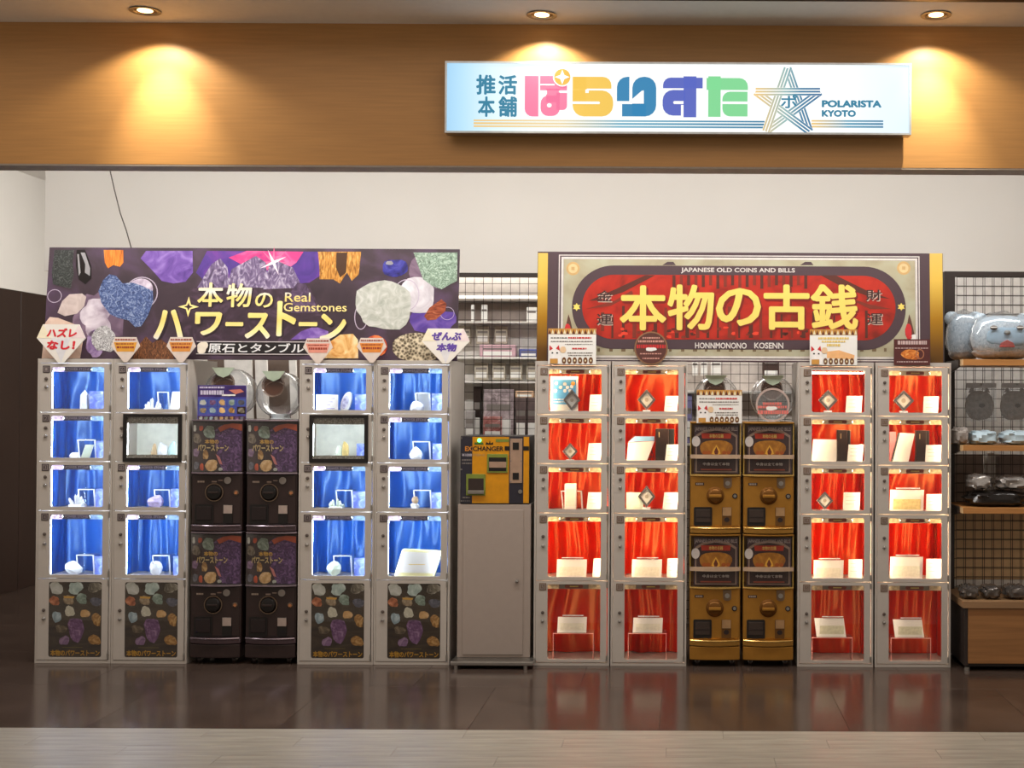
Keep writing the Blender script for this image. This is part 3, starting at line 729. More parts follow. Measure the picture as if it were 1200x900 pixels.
for b, hue, lb in (((130, 395, 164, 424.5), (226, 160, 60), 'small gem-shaped card over the seam of the first two blue-lit lockers'),
                   ((195, 395, 229.5, 425), (226, 150, 70), 'small gem-shaped card above the inner edge of the second blue-lit locker'),
                   ((355, 396.5, 390, 426), (230, 150, 130), 'small gem-shaped card on top of the third blue-lit locker'),
                   ((418, 396, 453, 425), (228, 140, 60), 'small gem-shaped card over the seam of third and fourth blue-lit lockers')):
    x0_, x1_, z0_, z1_ = R(*b, YC); t = thing('gem_shaped_card', ((x0_ + x1_) / 2, YC, z0_), lb, 'sign', 'small gem-shaped cards')
    MB().prism(gem_outline(b), YC, YC + .004).build('board', mat('card_pearl', (224, 208, 196), .4), t)
    p_ = Print(t, YC); w_ = b[2] - b[0]
    p_.poly('amber_print', [(b[0] + .1 * w_, b[1] + 6), (b[2] - .1 * w_, b[1] + 6), (b[2] - .2 * w_, b[1] + 17), (b[0] + .2 * w_, b[1] + 17)], mat('amber_%d' % hue[1] + '_%d' % hue[2], hue, .4), 1)
    p_.lines('small_lettering', [(b[0] + 5, b[2] - 5, b[1] + 3, 1.6), (b[0] + 6, b[2] - 6, b[1] + 8, 1.2), (b[0] + 7, b[2] - 7, b[1] + 12, 2.4)], mat('amber_ink', (150, 60, 40), .5), 2, seed=int(b[0]))

def cat_card(name, b, Y, label, gold=False):
    x0_, x1_, z0_, z1_ = R(*b, Y); t = thing(name, ((x0_ + x1_) / 2, Y, z0_), label, 'sign')
    MB().box(x0_, x1_, Y, Y + .004, z0_, z1_).build('board', m_paper, t)
    p_ = Print(t, Y); w_ = b[2] - b[0]; h_ = b[3] - b[1]
    p_.rect('pattern_band', (b[0], b[1], b[2], b[1] + .16 * h_), mat('ochre_print', (196, 142, 66), .5), 1)
    n_ = 16
    for k in range(n_):
        a_ = b[0] + w_ * k / n_; p_.poly('pattern_triangle', [(a_, b[1] + .15 * h_), (a_ + w_ / n_, b[1] + .15 * h_), (a_ + w_ / n_ / 2, b[1] + .02 * h_)], m_cream if k % 2 else m_brown_print, 2)
    if gold:
        p_.lines('small_lettering', [(b[0] + 10, b[2] - 10, b[1] + .25 * h_, 2.4), (b[0] + 14, b[2] - 14, b[1] + .34 * h_, 2), (b[0] + 20, b[2] - 20, b[1] + .44 * h_, 3)], m_gold_print, 2, 4)
        p_.poly('bill_print', [(b[0] + 20, b[1] + .62 * h_), (b[0] + 34, b[1] + .58 * h_), (b[2] - 3, b[1] + .72 * h_), (b[2] - 4, b[1] + .84 * h_), (b[0] + 20, b[1] + .8 * h_)], mat('apricot_print', (236, 180, 122), .5), 1)
    else:
        p_.lines('small_lettering', [(b[0] + .42 * w_, b[0] + .9 * w_, b[1] + .26 * h_, 1.8), (b[0] + .5 * w_, b[0] + .8 * w_, b[1] + .56 * h_, 1.8)], m_red_print, 2, 3)
        p_.lines('small_lettering', [(b[0] + 3, b[0] + .4 * w_, b[1] + .26 * h_, 1.3), (b[0] + 3, b[2] - 4, b[1] + .36 * h_, 1.2), (b[0] + .35 * w_, b[2] - 4, b[1] + .44 * h_, .8), (b[0] + .4 * w_, b[2] - 4, b[1] + .68 * h_, 1.2), (b[0] + .42 * w_, b[2] - 5, b[1] + .75 * h_, 1.2)], m_grey_print, 2, 5)
    p_.blob('lantern_print', (b[0] + .25 * w_, b[1] + .5 * h_, b[0] + .37 * w_, b[1] + .68 * h_), mat('peach_print', (230, 196, 156), .5), 2, 3, .05)
    for k in range(6):
        a_ = b[0] + w_ * (.33 + .112 * k); r_ = .045 * w_
        p_.ellipse('coin_print', (a_ - r_, b[1] + .8 * h_, a_ + r_, b[1] + .985 * h_), mat('bronze_print', (112, 70, 36), .5), 2); p_.rect('coin_hole', (a_ - .8, b[1] + .87 * h_, a_ + .8, b[1] + .92 * h_), m_cream, 3)
    hx = b[0] + .13 * w_; m_cat = mat('cat_white', (244, 240, 236), .5)
    p_.ellipse('cat_print', (b[0] + 1, b[1] + .54 * h_, b[0] + .25 * w_, b[1] + .84 * h_), m_cat, 4)
    p_.rect('cat_print', (b[0] + 1.5, b[1] + .76 * h_, b[0] + .27 * w_, b[3] - .6), m_cat, 3)
    p_.poly('ear_print', [(b[0] + 1.5, b[1] + .62 * h_), (b[0] + 1.5, b[1] + .46 * h_), (b[0] + .1 * w_, b[1] + .56 * h_)], m_red_print, 5)
    p_.poly('ear_print', [(b[0] + .16 * w_, b[1] + .56 * h_), (b[0] + .22 * w_, b[1] + .46 * h_), (b[0] + .245 * w_, b[1] + .62 * h_)], m_red_print, 5)
    for e in (.07, .17): p_.rect('eye_print', (b[0] + e * w_, b[1] + .66 * h_, b[0] + (e + .035) * w_, b[1] + .70 * h_), m_black, 5)
    p_.rect('bib_print', (b[0] + 2, b[1] + .84 * h_, b[0] + .2 * w_, b[3] - 1), mat('ochre_print', (196, 142, 66), .5), 5)
cat_card('lucky_cat_notice', (642.5, 385, 698.5, 427), YC, 'white lucky-cat notice on top of the first red-lit locker')
cat_card('lucky_cat_notice', (949, 386, 1004.5, 428), YC, 'lucky-cat notice with gold lettering on the third red-lit locker', True)
c_ = P(763, 408, YC); t = thing('round_notice', (c_.x, YC, c_.z - .098), 'round brown notice with red lettering above the second red-lit locker', 'sign')
MB().cyl((c_.x, YC, c_.z), .098, .005, 'y', 32).build('board', mat('notice_rim', (142, 104, 74), .4), t)
p_ = Print(t, YC); p_.ellipse('face', (745, 390, 781, 426), mat('notice_brown', (92, 54, 48), .45), 1)
p_.lines('small_lettering', [(753, 773, 396, 1.8), (748, 778, 400, 2.4), (750, 776, 414.5, 1.4), (753, 773, 420, 1.6)], mat('notice_pink', (206, 150, 136), .5), 2, 8)
p_.lines('red_lettering', [(746, 780, 406, 4.2)], m_red_print, 2, 9); p_.blob('glint_print', (757, 407, 769, 411.5), m_paper, 3, 4)
x0_, x1_, z0_, z1_ = R(1047.5, 397.5, 1090, 428, YC); t = thing('dark_notice', ((x0_ + x1_) / 2, YC, z0_), 'small dark red notice with orange picture on rightmost red-lit locker', 'sign')
MB().box(x0_, x1_, YC, YC + .004, z0_, z1_).build('board', mat('maroon_print', (84, 40, 38), .45), t); p_ = Print(t, YC)
p_.lines('small_lettering', [(1052, 1086, 401.5, 4.4)], mat('pale_mauve', (196, 170, 166), .5), 1, 2); p_.lines('small_lettering', [(1049, 1088, 408, 1), (1051, 1087, 424, 1.2)], mat('pale_mauve', (196, 170, 166), .5), 1, 5)
p_.blob('picture', (1056, 410, 1078, 421), stone_mat('orange_pic', (150, 60, 20), (214, 124, 50), (244, 196, 120), 30), 1, 5); p_.hoop('picture_ring', (1073, 409, 1083, 421), mat('ring_tan', (170, 110, 80), .5), 2, .006)
# ------------------------------------------------------------------ display lockers
LW, LD, PT = 0.443, 0.45, 0.012
def zp(py): return P(88, py, 0).z
BZ = [zp(v) for v in (425.5, 483.2, 540.6, 598.4, 677.8, 773.5)]       # joints between the five doors
WZ = [(zp(b), zp(a)) for a, b in ((430, 479), (487.5, 536.5), (545, 594), (603, 673.5), (682, 770))]
WX0, WX1 = 0.0805, 0.3900                                               # window, from the locker's left edge
LX = [-2.780, -2.335, -1.245, -0.800, 0.135, 0.585, 1.677, 2.130]
LN = ['leftmost blue-lit locker', 'second blue-lit locker', 'third blue-lit locker', 'fourth blue-lit locker',
      'first red-lit locker', 'second red-lit locker', 'third red-lit locker', 'rightmost red-lit locker']
RN = ['top', 'second', 'third', 'fourth', 'bottom']
LLAB = ['grey display locker with four blue-curtained windows, leftmost of all', 'grey blue-curtained locker with a black-framed window beside the dark capsule machines',
        'grey blue-curtained locker with a black-framed window just past the dark capsule machines', 'grey blue-curtained locker beside the change machine, yellow box in fourth cell',
        'grey red-curtained locker beside the change machine', 'grey red-curtained locker just before the gold capsule machines',
        'grey red-curtained locker just past the gold capsule machines', 'grey red-curtained locker beside the wooden shop fixture, rightmost of all']
m_num = mat('number_plate', (66, 56, 58), .4); m_num2 = mat('number_plate_bronze', (118, 96, 76), .4); m_numl = mat('number_line', (150, 138, 134), .4)
m_dkstrip = backlit_mat('strip_ground', (60, 54, 66)); m_pinkstrip = backlit_mat('strip_pink', (226, 200, 220), .3); m_bluestrip = backlit_mat('strip_blue', (150, 180, 216), .3)
m_brstrip = backlit_mat('strip_brown', (142, 74, 58)); m_tanstrip = backlit_mat('strip_tan', (140, 130, 116)); m_crstrip = backlit_mat('strip_cream', (228, 206, 164), .25)
m_striplet = mat('strip_letter', (196, 190, 200), .5)

def curtain_mesh(x0, x1, z0, z1, seed, amp=.024):
    rnd = random.Random(seed); fr = [(rnd.uniform(24, 60), rnd.uniform(0, 6.28), rnd.uniform(.4, 1)) for _ in range(4)]; sk = rnd.uniform(-.03, .03)
    y0, yb = .045, .318; ls = yb - y0; wd = x1 - x0; tot = wd + 2 * ls
    def fn(u, v):
        z = z0 + (z1 - z0) * v; q = u * tot
        xx = u + sk * (1 - v) * math.sin(2.5 * v + seed)
        s = sum(a * math.sin(f * xx + p + .7 * math.sin(2.5 * v + p)) for f, p, a in fr) / 2.2
        o = amp * (s + .6)
        if q < ls: return (x0 + .002 + max(0, .45 * o), y0 + q, z)
        if q > ls + wd: return (x1 - .002 - max(0, .45 * o), yb - (q - ls - wd), z)
        e = min(1, min(q - ls, ls + wd - q) / .03)
        return (x0 + (q - ls), yb - o * e - .0 , z)
    return MB().grid(110, 10, fn)

def locker(i):
    xl = LX[i]; xr = xl + LW; cx = (xl + xr) / 2; red = i >= 4
    t = thing('display_locker', (cx, 0, 0), LLAB[i], 'locker', 'display lockers')
    k = 'lk_'
    MB().box(xl, xl + PT, 0, LD, 0, H).build('side_panel', m_lock_paint, t, bevel=.0015, key=k + 'sl')
    MB().box(xr - PT, xr, 0, LD, 0, H).build('side_panel', m_lock_paint, t, bevel=.0015, key=k + 'sr')
    MB().box(xl + PT, xr - PT, LD - .01, LD, 0, H).build('back_panel', m_white_back if False else m_lock_paint, t, key=k + 'bk')
    MB().box(xl + PT, xr - PT, 0, LD - .01, BZ[0] + .001, H).build('top_panel', m_lock_paint, t, bevel=.0015, key=k + 'tp')
    MB().box(xl + PT, xr - PT, .0, LD - .01, 0, BZ[5] - .001).build('plinth', m_lock_paint, t, bevel=.0015, key=k + 'pl')
    for r in range(1, 5):
        MB().box(xl + PT, xr - PT, .03, LD - .01, BZ[r] - .005, BZ[r] + .001).build('shelf', m_lock_paint, t, key=k + 'sh%d' % r)
    for r in range(5):
        z0, z1 = BZ[r + 1] + .0022, BZ[r] - .0022; dx0, dx1 = xl + PT + .0015, xr - PT - .0045
        wx0, wx1 = xl + WX0, xl + WX1; wz0, wz1 = WZ[r]
        blackframe = r == 1 and i in (1, 2)
        poster = r == 4 and not red
        inn = rrect(wx0, wx1, wz0, wz1, .012, 4)
        outr = []
        for (px_, pz_) in inn:
            ddx = (dx1 if px_ > (wx0 + wx1) / 2 else dx0); ddz = (z1 if pz_ > (wz0 + wz1) / 2 else z0)
            outr.append((px_ if wx0 + .013 < px_ < wx1 - .013 else ddx, ddz if True else pz_))
        # outer outline: follow the inner one corner by corner
        outr = []
        nq = len(inn) // 4
        cor = [(dx1, z1), (dx0, z1), (dx0, z0), (dx1, z0)]
        for c in range(4):
            for j in range(nq): outr.append(cor[c])
        d_ = MB().ring(outr, inn, -.002, .012).build('door', m_lock_paint, t, bevel=0, key=k + 'dr%d' % r)
        lk = P(88, (444, 501.5, 559, 626, 715)[r], 0).z; kn = P(88, (453.5, 511, 568.5, 637, 725)[r], 0).z; lxx = xl + .053
        MB().lathe([(.0075, 0), (.0095, -.002), (.0095, -.006), (.006, -.0075)], (lxx, -.002, lk), 'y', 14).build('coin_lock', mat('lock_dull', (110, 100, 94), .4, .6), d_, smooth=True, key=k + 'lk%d' % r)
        MB().lathe([(.010, 0), (.011, -.003), (.008, -.010), (.003, -.012)], (lxx, -.002, kn), 'y', 14).build('knob', m_chrome, d_, smooth=True, key=k + 'kn%d' % r)
        for hz in (z0 + .022, z1 - .022):
            MB().box(xr - PT - .0075, xr - PT + .002, -.005, .004, hz - .017, hz + .017).build('hinge', m_steel, d_, bevel=.001, key=k + 'hg%d_%d' % (r, hz > (z0 + z1) / 2))
        if not blackframe and not poster:
            nz = wz1 - .014
            MB().box(lxx - .021, lxx + .021, -.0045, -.002, nz - .021, nz + .021).build('number_plate', m_num2 if red else m_num, d_, bevel=.001, key=k + 'np%d%d' % (r, red))
            fo = [(lxx - .015, nz - .015), (lxx + .015, nz - .015), (lxx + .015, nz + .015), (lxx - .015, nz + .015)]
            MB().ring(fo, [(a * .8 + lxx * .2, b * .8 + nz * .2) for a, b in fo], -.0055, -.0045).build('plate_outline', m_numl, d_, key=k + 'po%d' % r)
            text('plate_figure', str((i % 4) * 5 + r + 1), (lxx - .007, lxx + .007, nz - .009, nz + .009), -.0056, m_numl, d_)
        if poster:
            MB().box(wx0 - .003, wx1 + .003, .001, .004, wz0 - .003, wz1 + .003).build('poster', stone_mat('poster_ground', (40, 30, 20), (62, 48, 32), (86, 70, 50), 6, stretch=(.6, 1, 2)), d_, key=k + 'po_bg')
            ox = wx0; W_ = wx1 - wx0; H_ = wz1 - wz0
            sts = [(.02, .26, .0, .165, 'white_quartz_print', 0), (.37, .64, .0, .16, 'pale_green_print', 1), (.74, .99, .005, .14, 'grey_rough_print', 2), (.01, .2, .195, .31, 'copper_print', 3),
                   (.27, .47, .18, .30, 'slice_print', 4), (.52, .72, .155, .29, 'green_glass_print', 5), (.79, .99, .2, .32, 'slate_print', 6), (.06, .24, .40, .53, 'ice_print', 7), (.30, .49, .325, .455, 'ivory_print', 8),
                   (.60, .77, .365, .475, 'honey_print', 9), (.82, .98, .41, .58, 'ochre_rough', 10), (.14, .34, .57, .68, 'smoke_print', 11), (.36, .67, .48, .78, 'amethyst_geode', 12), (.21, .39, .72, .84, 'violet_small', 13), (.76, .98, .70, .84, 'ochre_rough', 14)]
            cols = {'white_quartz_print': ((186, 188, 176), (210, 212, 202), (232, 232, 226)), 'pale_green_print': ((150, 170, 164), (184, 200, 192), (214, 224, 218)), 'grey_rough_print': ((70, 64, 54), (128, 120, 104), (190, 184, 170)),
                    'copper_print': ((120, 64, 38), (186, 112, 74), (226, 168, 130)), 'slice_print': ((110, 90, 64), (150, 130, 104), (196, 180, 150)), 'green_glass_print': ((84, 96, 84), (132, 150, 136), (180, 196, 184)),
                    'slate_print': ((58, 58, 66), (92, 92, 104), (128, 128, 140)), 'ice_print': ((110, 130, 138), (158, 178, 186), (200, 214, 218)), 'ivory_print': ((176, 172, 150), (206, 202, 182), (228, 226, 212)),
                    'honey_print': ((176, 130, 76), (208, 166, 110), (232, 202, 156)), 'ochre_rough': ((96, 62, 26), (164, 120, 64), (214, 176, 116)), 'smoke_print': ((44, 36, 28), (92, 80, 64), (140, 124, 100)),
                    'amethyst_geode': ((74, 46, 78), (118, 82, 122), (170, 140, 168)), 'violet_small': ((92, 66, 96), (132, 102, 136), (172, 146, 172))}
            for (u0, u1, v0, v1, mn, sd) in sts:
                px0, px1, pz1, pz0 = ox + u0 * W_, ox + u1 * W_, wz1 - v0 * H_, wz1 - v1 * H_
                pp = blob((px0 + px1) / 2, (pz0 + pz1) / 2, (px1 - px0) / 2, (pz1 - pz0) / 2, sd + 30, .2, 14)
                pp = [(min(max(a, wx0), wx1), min(max(b, wz0), wz1)) for a, b in pp]
                MB().flat(pp, .0003).build('stone_print', stone_mat(mn + ('' if mn in ('white_quartz_print',) else ''), *cols[mn], 22, dist=2), d_, key=k + 'ps%d' % sd)
            MB().flat([(wx0 + .17, wz1 - .085), (wx0 + .255, wz1 - .083), (wx0 + .25, wz1 - .094), (wx0 + .18, wz1 - .096)] if False else [(wx0 + .085, wz1 - .082), (wx0 + .15, wz1 - .084), (wx0 + .145, wz1 - .096), (wx0 + .09, wz1 - .094)], .0001).build('stone_print', mat('amber_slice', (206, 160, 74), .4), d_, key=k + 'psl')
            text('lettering', '本物のパワーストーン', (wx0 + .012, wx1 - .01, wz0 + .006, wz0 + .042), .0001, mat('poster_gold', (196, 146, 40), .4), d_, .03, key=k + 'ptx')
            MB().box(wx0 + .08, wx0 + .2, .0, .0002, wz0 + .055, wz0 + .058).build('poster_line', mat('poster_olive', (110, 96, 40), .4), d_, key=k + 'pli')
            MB().box(wx0 - .003, wx1 + .003, -.0005, .0005, wz0 - .003, wz1 + .003).build('pane', m_pane, d_, key=k + 'pn%d' % r)
            continue
        MB().box(wx0 - .003, wx1 + .003, .003, .006, wz0 - .003, wz1 + .003).build('pane', m_pane, d_, key=k + 'pn%d' % r)
        if blackframe:
            fx0, fx1, fz0, fz1 = wx0 - .018, wx1 + .016, wz0 - .022, wz1 + .014
            MB().ring([(fx1, fz1), (fx0, fz1), (fx0, fz0), (fx1, fz0)], [(wx1 - .006, wz1 - .004), (wx0 + .002, wz1 - .004), (wx0 + .002, wz0 + .002), (wx1 - .006, wz0 + .002)], -.012, -.002).build('black_frame', m_black, d_, bevel=.001, key=k + 'bf')
            fl = stone_mat('filigree_print', (66, 62, 54), (150, 148, 138), (210, 210, 200), 60, dist=3)
            MB().box(wx0, wx1, .008, .009, wz1 - .042, wz1).build('filigree_band', fl, d_, key=k + 'fb1')
            MB().box(wx0, wx1, .008, .009, wz0, wz0 + .02).build('filigree_band', fl, d_, key=k + 'fb2')
            for zz in (wz1 - .03, wz0 + .013):
                xm = (wx0 + wx1) / 2
                MB().flat([(xm - .09, zz), (xm - .06, zz + .014), (xm, zz + .009), (xm + .06, zz + .014), (xm + .09, zz), (xm + .04, zz - .008), (xm - .04, zz - .008)], .0072).build('scroll_print', mat('scroll_ink', (58, 40, 32), .5), d_, key=k + 'sc%d' % (zz > wz0 + .1))
        else:
            sz0, sz1 = wz1 - .028, wz1 + .001; ys = .0085
            def film(nm, fx0, fx1, fz0, fz1, fy, m_, ky):
                MB().flat([(fx0, fz0), (fx1, fz0), (fx1, fz1), (fx0, fz1)], fy).build(nm, m_, d_, key=k + ky)
            if red:
                if not (i == 6 and r == 0):
                    xm = (wx0 + wx1) / 2
                    film('header_strip', wx0 + .067, wx1 - .071, sz0, sz1, ys + .001, m_tanstrip, 'hs%dr' % r)
                    film('strip_block', wx0, wx0 + .066, sz0, sz1, ys, m_crstrip, 'sb%dr' % r); film('strip_block', wx1 - .07, wx1, sz0, sz1, ys, m_crstrip, 'sc%dr' % r)
                    MB().flat(rrect(xm - .055, xm + .052, sz0 + .004, sz1 - .004, .009, 4), ys).build('strip_badge', m_brstrip, d_, key=k + 'sd%dr' % r)
                    film('badge_lettering', xm - .026, xm + .024, (sz0 + sz1) / 2 - .003, (sz0 + sz1) / 2 + .003, ys - .001, m_gold_print, 'se%dr' % r)
            else:
                film('header_strip', wx0 + .071, wx1 - .079, sz0, sz1, ys + .001, m_dkstrip, 'hs%d' % r)
                film('strip_block', wx0, wx0 + .07, sz0, sz1, ys, m_pinkstrip, 'sb%d' % r); film('strip_block', wx1 - .078, wx1, sz0, sz1, ys, m_bluestrip, 'sc%d' % r)
                text('strip_lettering', 'POWER STONE', (wx0 + .084, wx1 - .09, sz0 + .008, sz1 - .007), ys - .0005, m_striplet, d_, .02, key=k + 'st%d' % r)
        # inside the cell
        led = m_led_cool if not red else (m_led_low if r == 4 else m_led_warm)
        for sx in (wx0 - .011, wx1 + .003):
            MB().box(sx, sx + .008, .020, .027, z0 + .012, z1 - .012).build('light_strip', led, t, key=k + 'ls%d%d%d' % (r, red, sx > cx) + ('x' if r == 4 else ''))
        if r < 4 and not blackframe: MB().box(wx0 + .004, wx1 - .004, .030, .037, wz1 - .018, wz1 - .010).build('light_strip', led, t, key=k + 'lt%d%d' % (r, red))
        if blackframe:
            MB().box(xl + PT, xr - PT, .30, .305, z0, z1).build('white_liner', m_white_back, t, key=k + 'wl')
        else:
            sd = (i * 3 + r * 2) % 5
            curtain_mesh(xl + PT + .001, xr - PT - .001, BZ[r + 1] + .003, BZ[r] - .008, sd + (50 if red else 0)).build('curtain', m_red_cloth if red else m_blue_cloth, t, smooth=True, key=k + 'cu%d_%d_%d' % (r, sd, red))
for i in range(8): locker(i)

# ------------------------------------------------------------------ what stands in the cells
def cellfloor(r): return (BZ[r + 1] + .0012)
def bx(i, r, b, Y):
    """pixel box on depth Y inside cell r of locker i: x0, x1, floor, top"""
    x0, x1, z0, z1 = R(*b, Y)
    return x0, x1, cellfloor(r), z1
def where(i, r): return 'in %s cell of %s' % (RN[r], LN[i])
def rock(i, r, b, m, label, seed, Y=.12, name='crystal_specimen', base=None, sq=.7):
    x0, x1, z0, z1 = bx(i, r, b, Y)
    if base is not None: z0 = base
    bm = bmesh.new(); bmesh.ops.create_icosphere(bm, subdivisions=2, radius=1)
    rnd = random.Random(seed); dirs = [(Vector((rnd.gauss(0, 1), rnd.gauss(0, 1), rnd.gauss(0, 1))).normalized(), rnd.uniform(.62, .95)) for _ in range(11)]
    vs = []
    for v in bm.verts:
        p = v.co.copy()
        for d_, h_ in dirs:
            q = p.dot(d_)
            if q > h_: p -= d_ * (q - h_)
        vs.append(p)
    lo = [min(p[k] for p in vs) for k in range(3)]; hi = [max(p[k] for p in vs) for k in range(3)]
    w = x1 - x0; dep = min(w * sq, .16)
    mb = MB(); mb.add([(x0 + (p.x - lo[0]) / (hi[0] - lo[0]) * w, Y + ((p.y - lo[1]) / (hi[1] - lo[1]) - .5) * dep, z0 + (p.z - lo[2]) / (hi[2] - lo[2]) * (z1 - z0)) for p in vs], [tuple(v.index for v in f.verts) for f in bm.faces])
    bm.free()
    return tag(mb.build(name, m), label, 'crystal', 'crystal specimens in the blue-lit lockers')
def point(mb, c, r, h, tilt=(0, 0), n=6):
    ax = Vector((tilt[0], tilt[1], 1)).normalized(); a = ax.cross(Vector((0, 1, 0))).normalized(); b_ = ax.cross(a)
    c = Vector(c); vs = []
    for q, rr in ((0, r), (h * .78, r * .9)):
        for k in range(n):
            an = 2 * math.pi * k / n + .3; vs.append(c + ax * q + a * (rr * math.cos(an)) + b_ * (rr * math.sin(an)))
    vs.append(c + ax * h)
    fs = [tuple(range(n))[::-1]] + [(k, (k + 1) % n, n + (k + 1) % n, n + k) for k in range(n)] + [(n + k, n + (k + 1) % n, 2 * n) for k in range(n)]
    mb.add(vs, fs)
def cluster(i, r, b, m, label, seed, Y=.12):
    x0, x1, z0, z1 = bx(i, r, b, Y); rnd = random.Random(seed); w = x1 - x0; h = z1 - z0
    t = thing('crystal_cluster', ((x0 + x1) / 2, Y, z0), label, 'crystal', 'crystal specimens in the blue-lit lockers')
    pts = blob((x0 + x1) / 2, z0 + h * .14, w / 2, h * .14, seed, .1)
    MB().prism_x([(Y - .04, z0), (Y + .05, z0), (Y + .04, z0 + h * .3), (Y - .03, z0 + h * .3)], x0 + .1 * w, x1 - .1 * w).build('matrix', m, t, bevel=.006)
    for k in range(7):
        f = k / 6; mb = MB()
        point(mb, (x0 + w * (.2 + .6 * f), Y + rnd.uniform(-.02, .02), z0 + h * .2), w * .09, h * (.8 - .9 * abs(f - .45)) , ((f - .45) * 1.3, rnd.uniform(-.2, .1)))
        mb.build('crystal_point', m, t)
    return t
def riser(i, r, b, Y=.16, d=.08):
    x0, x1, z0, z1 = bx(i, r, b, Y)
    t = thing('acrylic_riser', ((x0 + x1) / 2, Y, z0), 'clear acrylic riser behind the specimen ' + where(i, r), 'display stand', 'acrylic risers')
    s = .012
    MB().box(x0, x1, Y, Y + d, z1 - .003, z1).build('top_sheet', m_acrylic, t)
    MB().prism([(x0, z1 - .003), (x0 + .003, z1 - .003), (x0 + s + .003, z0), (x0 + s, z0)], Y, Y + d).build('side_sheet', m_acrylic, t)
    MB().prism([(x1, z1 - .003), (x1 - .003, z1 - .003), (x1 - .003 + s * .6, z0), (x1 + s * .6, z0)], Y, Y + d).build('side_sheet', m_acrylic, t)
    MB().box(x0, x1, Y - .0015, Y, z1 - .006, z1).build('bright_edge', m_edge, t)
    MB().prism([(x0, z1), (x0 + .007, z1), (x0 + s + .007, z0), (x0 + s, z0)], Y - .0015, Y).build('bright_edge', m_edge, t)
    MB().prism([(x1, z1), (x1 - .009, z1), (x1 - .009 + s * .6, z0), (x1 + s * .6, z0)], Y - .0015, Y).build('bright_edge', m_edge, t)
    return t
m_bluecard = stone_mat('blue_info_print', (60, 70, 160), (110, 130, 204), (196, 206, 238), 22, dist=1)
def card(i, r, b, m, label, Y=.07, leanx=.0, name='info_card', lines=0, cat='card', group='information cards', ink=None):
    x0, x1, z0, z1 = bx(i, r, b, Y)
    t = thing(name, ((x0 + x1) / 2, Y, z0), label, cat, group)
    pts = [(x0, z0), (x1, z0), (x1 + leanx, z1), (x0 + leanx, z1)]
    MB().prism(pts, Y, Y + .003).build('sheet', m, t)
    MB().prism_x([(Y + .003, z0), (Y + .03, z0), (Y + .003, z0 + (z1 - z0) * .6)], (x0 + x1) / 2 - .004, (x0 + x1) / 2 + .004).build('strut', m_edge, t)
    w = x1 - x0
    for k in range(lines):
        zz = z1 - (z1 - z0) * (.2 + .18 * k); f = (zz - z0) / (z1 - z0) * leanx
        MB().box(x0 + f + .15 * w, x0 + f + (.85 - .1 * (k % 3)) * w, Y - .0005, Y, zz - .002, zz + .001).build('print_line', ink or m_grey_print, t)
    return t
m_qz = mat('clear_quartz', (232, 236, 240), .25, var=.08, scale=30); m_gw = mat('green_white_stone', (214, 226, 204), .3, var=.1); m_amr = mat('amethyst_rough', (186, 172, 214), .3, var=.25, scale=40)
m_citr = mat('citrine_rough', (214, 190, 120), .3, var=.2); m_yw = mat('pale_yellow_box', (244, 238, 180), .4, var=.03); m_tan = mat('tan_stone', (176, 150, 112), .4, var=.2)
BC = 'blue and violet information card '
def bcard(i, r, b, **k): card(i, r, b, m_bluecard, BC + where(i, r), **k)
# leftmost locker
x0, x1, z0, z1 = bx(0, 0, (94, 457, 104.5, 479), .12); mb = MB(); point(mb, ((x0 + x1) / 2, .12, z0), (x1 - x0) / 2, z1 - z0)
tag(mb.build('crystal_tower', m_qz), 'white pointed crystal tower ' + where(0, 0), 'crystal', 'crystal specimens in the blue-lit lockers')
bcard(0, 0, (104.5, 458.5, 121, 478), Y=.10)
riser(0, 1, (90.5, 515, 112, 536)); card(0, 1, (94, 521, 104, 536), m_gw, 'tilted pale green slab ' + where(0, 1), Y=.12, leanx=.03, name='stone_slab', cat='crystal', group=None); rock(0, 1, (82, 530, 95, 536), m_qz, 'low white crystal chips ' + where(0, 1), 3, .1); bcard(0, 1, (113, 517, 121.5, 536))
riser(0, 2, (91, 573, 111, 594)); cluster(0, 2, (81, 577, 100, 594), m_qz, 'white crystal cluster ' + where(0, 2), 2); bcard(0, 2, (112, 573, 121.5, 594))
riser(0, 3, (89, 650, 110, 673)); rock(0, 3, (77, 657, 97, 673), m_qz, 'long white crystal lying ' + where(0, 3), 12); bcard(0, 3, (111, 652, 121, 673))
# second locker
cluster(1, 0, (169, 465, 190, 479), m_qz, 'spiky white crystal cluster ' + where(1, 0), 5); riser(1, 0, (184, 459, 198, 479)); card(1, 0, (198, 459, 214, 479), m_qz, 'tall leaning white crystal slab ' + where(1, 0), Y=.09, leanx=.02, name='stone_slab', cat='crystal', group=None)
rock(1, 1, (177, 519, 184, 527), m_tan, 'small brown stone ' + where(1, 1), 7, .14, base=cellfloor(1) + .0); rock(1, 1, (184, 518, 197, 529), m_qz, 'pale clear stone beside the brown one ' + where(1, 1), 8, .14); rock(1, 1, (197, 517, 207, 526), mat('aqua_stone', (176, 206, 206), .3), 'pale aqua stone ' + where(1, 1), 9, .14)
riser(1, 2, (180, 573.5, 199, 594)); rock(1, 2, (173, 580, 191, 594), m_amr, 'rounded amethyst rough ' + where(1, 2), 21); bcard(1, 2, (200, 573, 212, 594))
riser(1, 3, (178, 650.5, 199, 674)); rock(1, 3, (176, 657, 190, 674), m_qz, 'upright white crystal rough ' + where(1, 3), 22, sq=.9); bcard(1, 3, (203, 652, 212, 674))
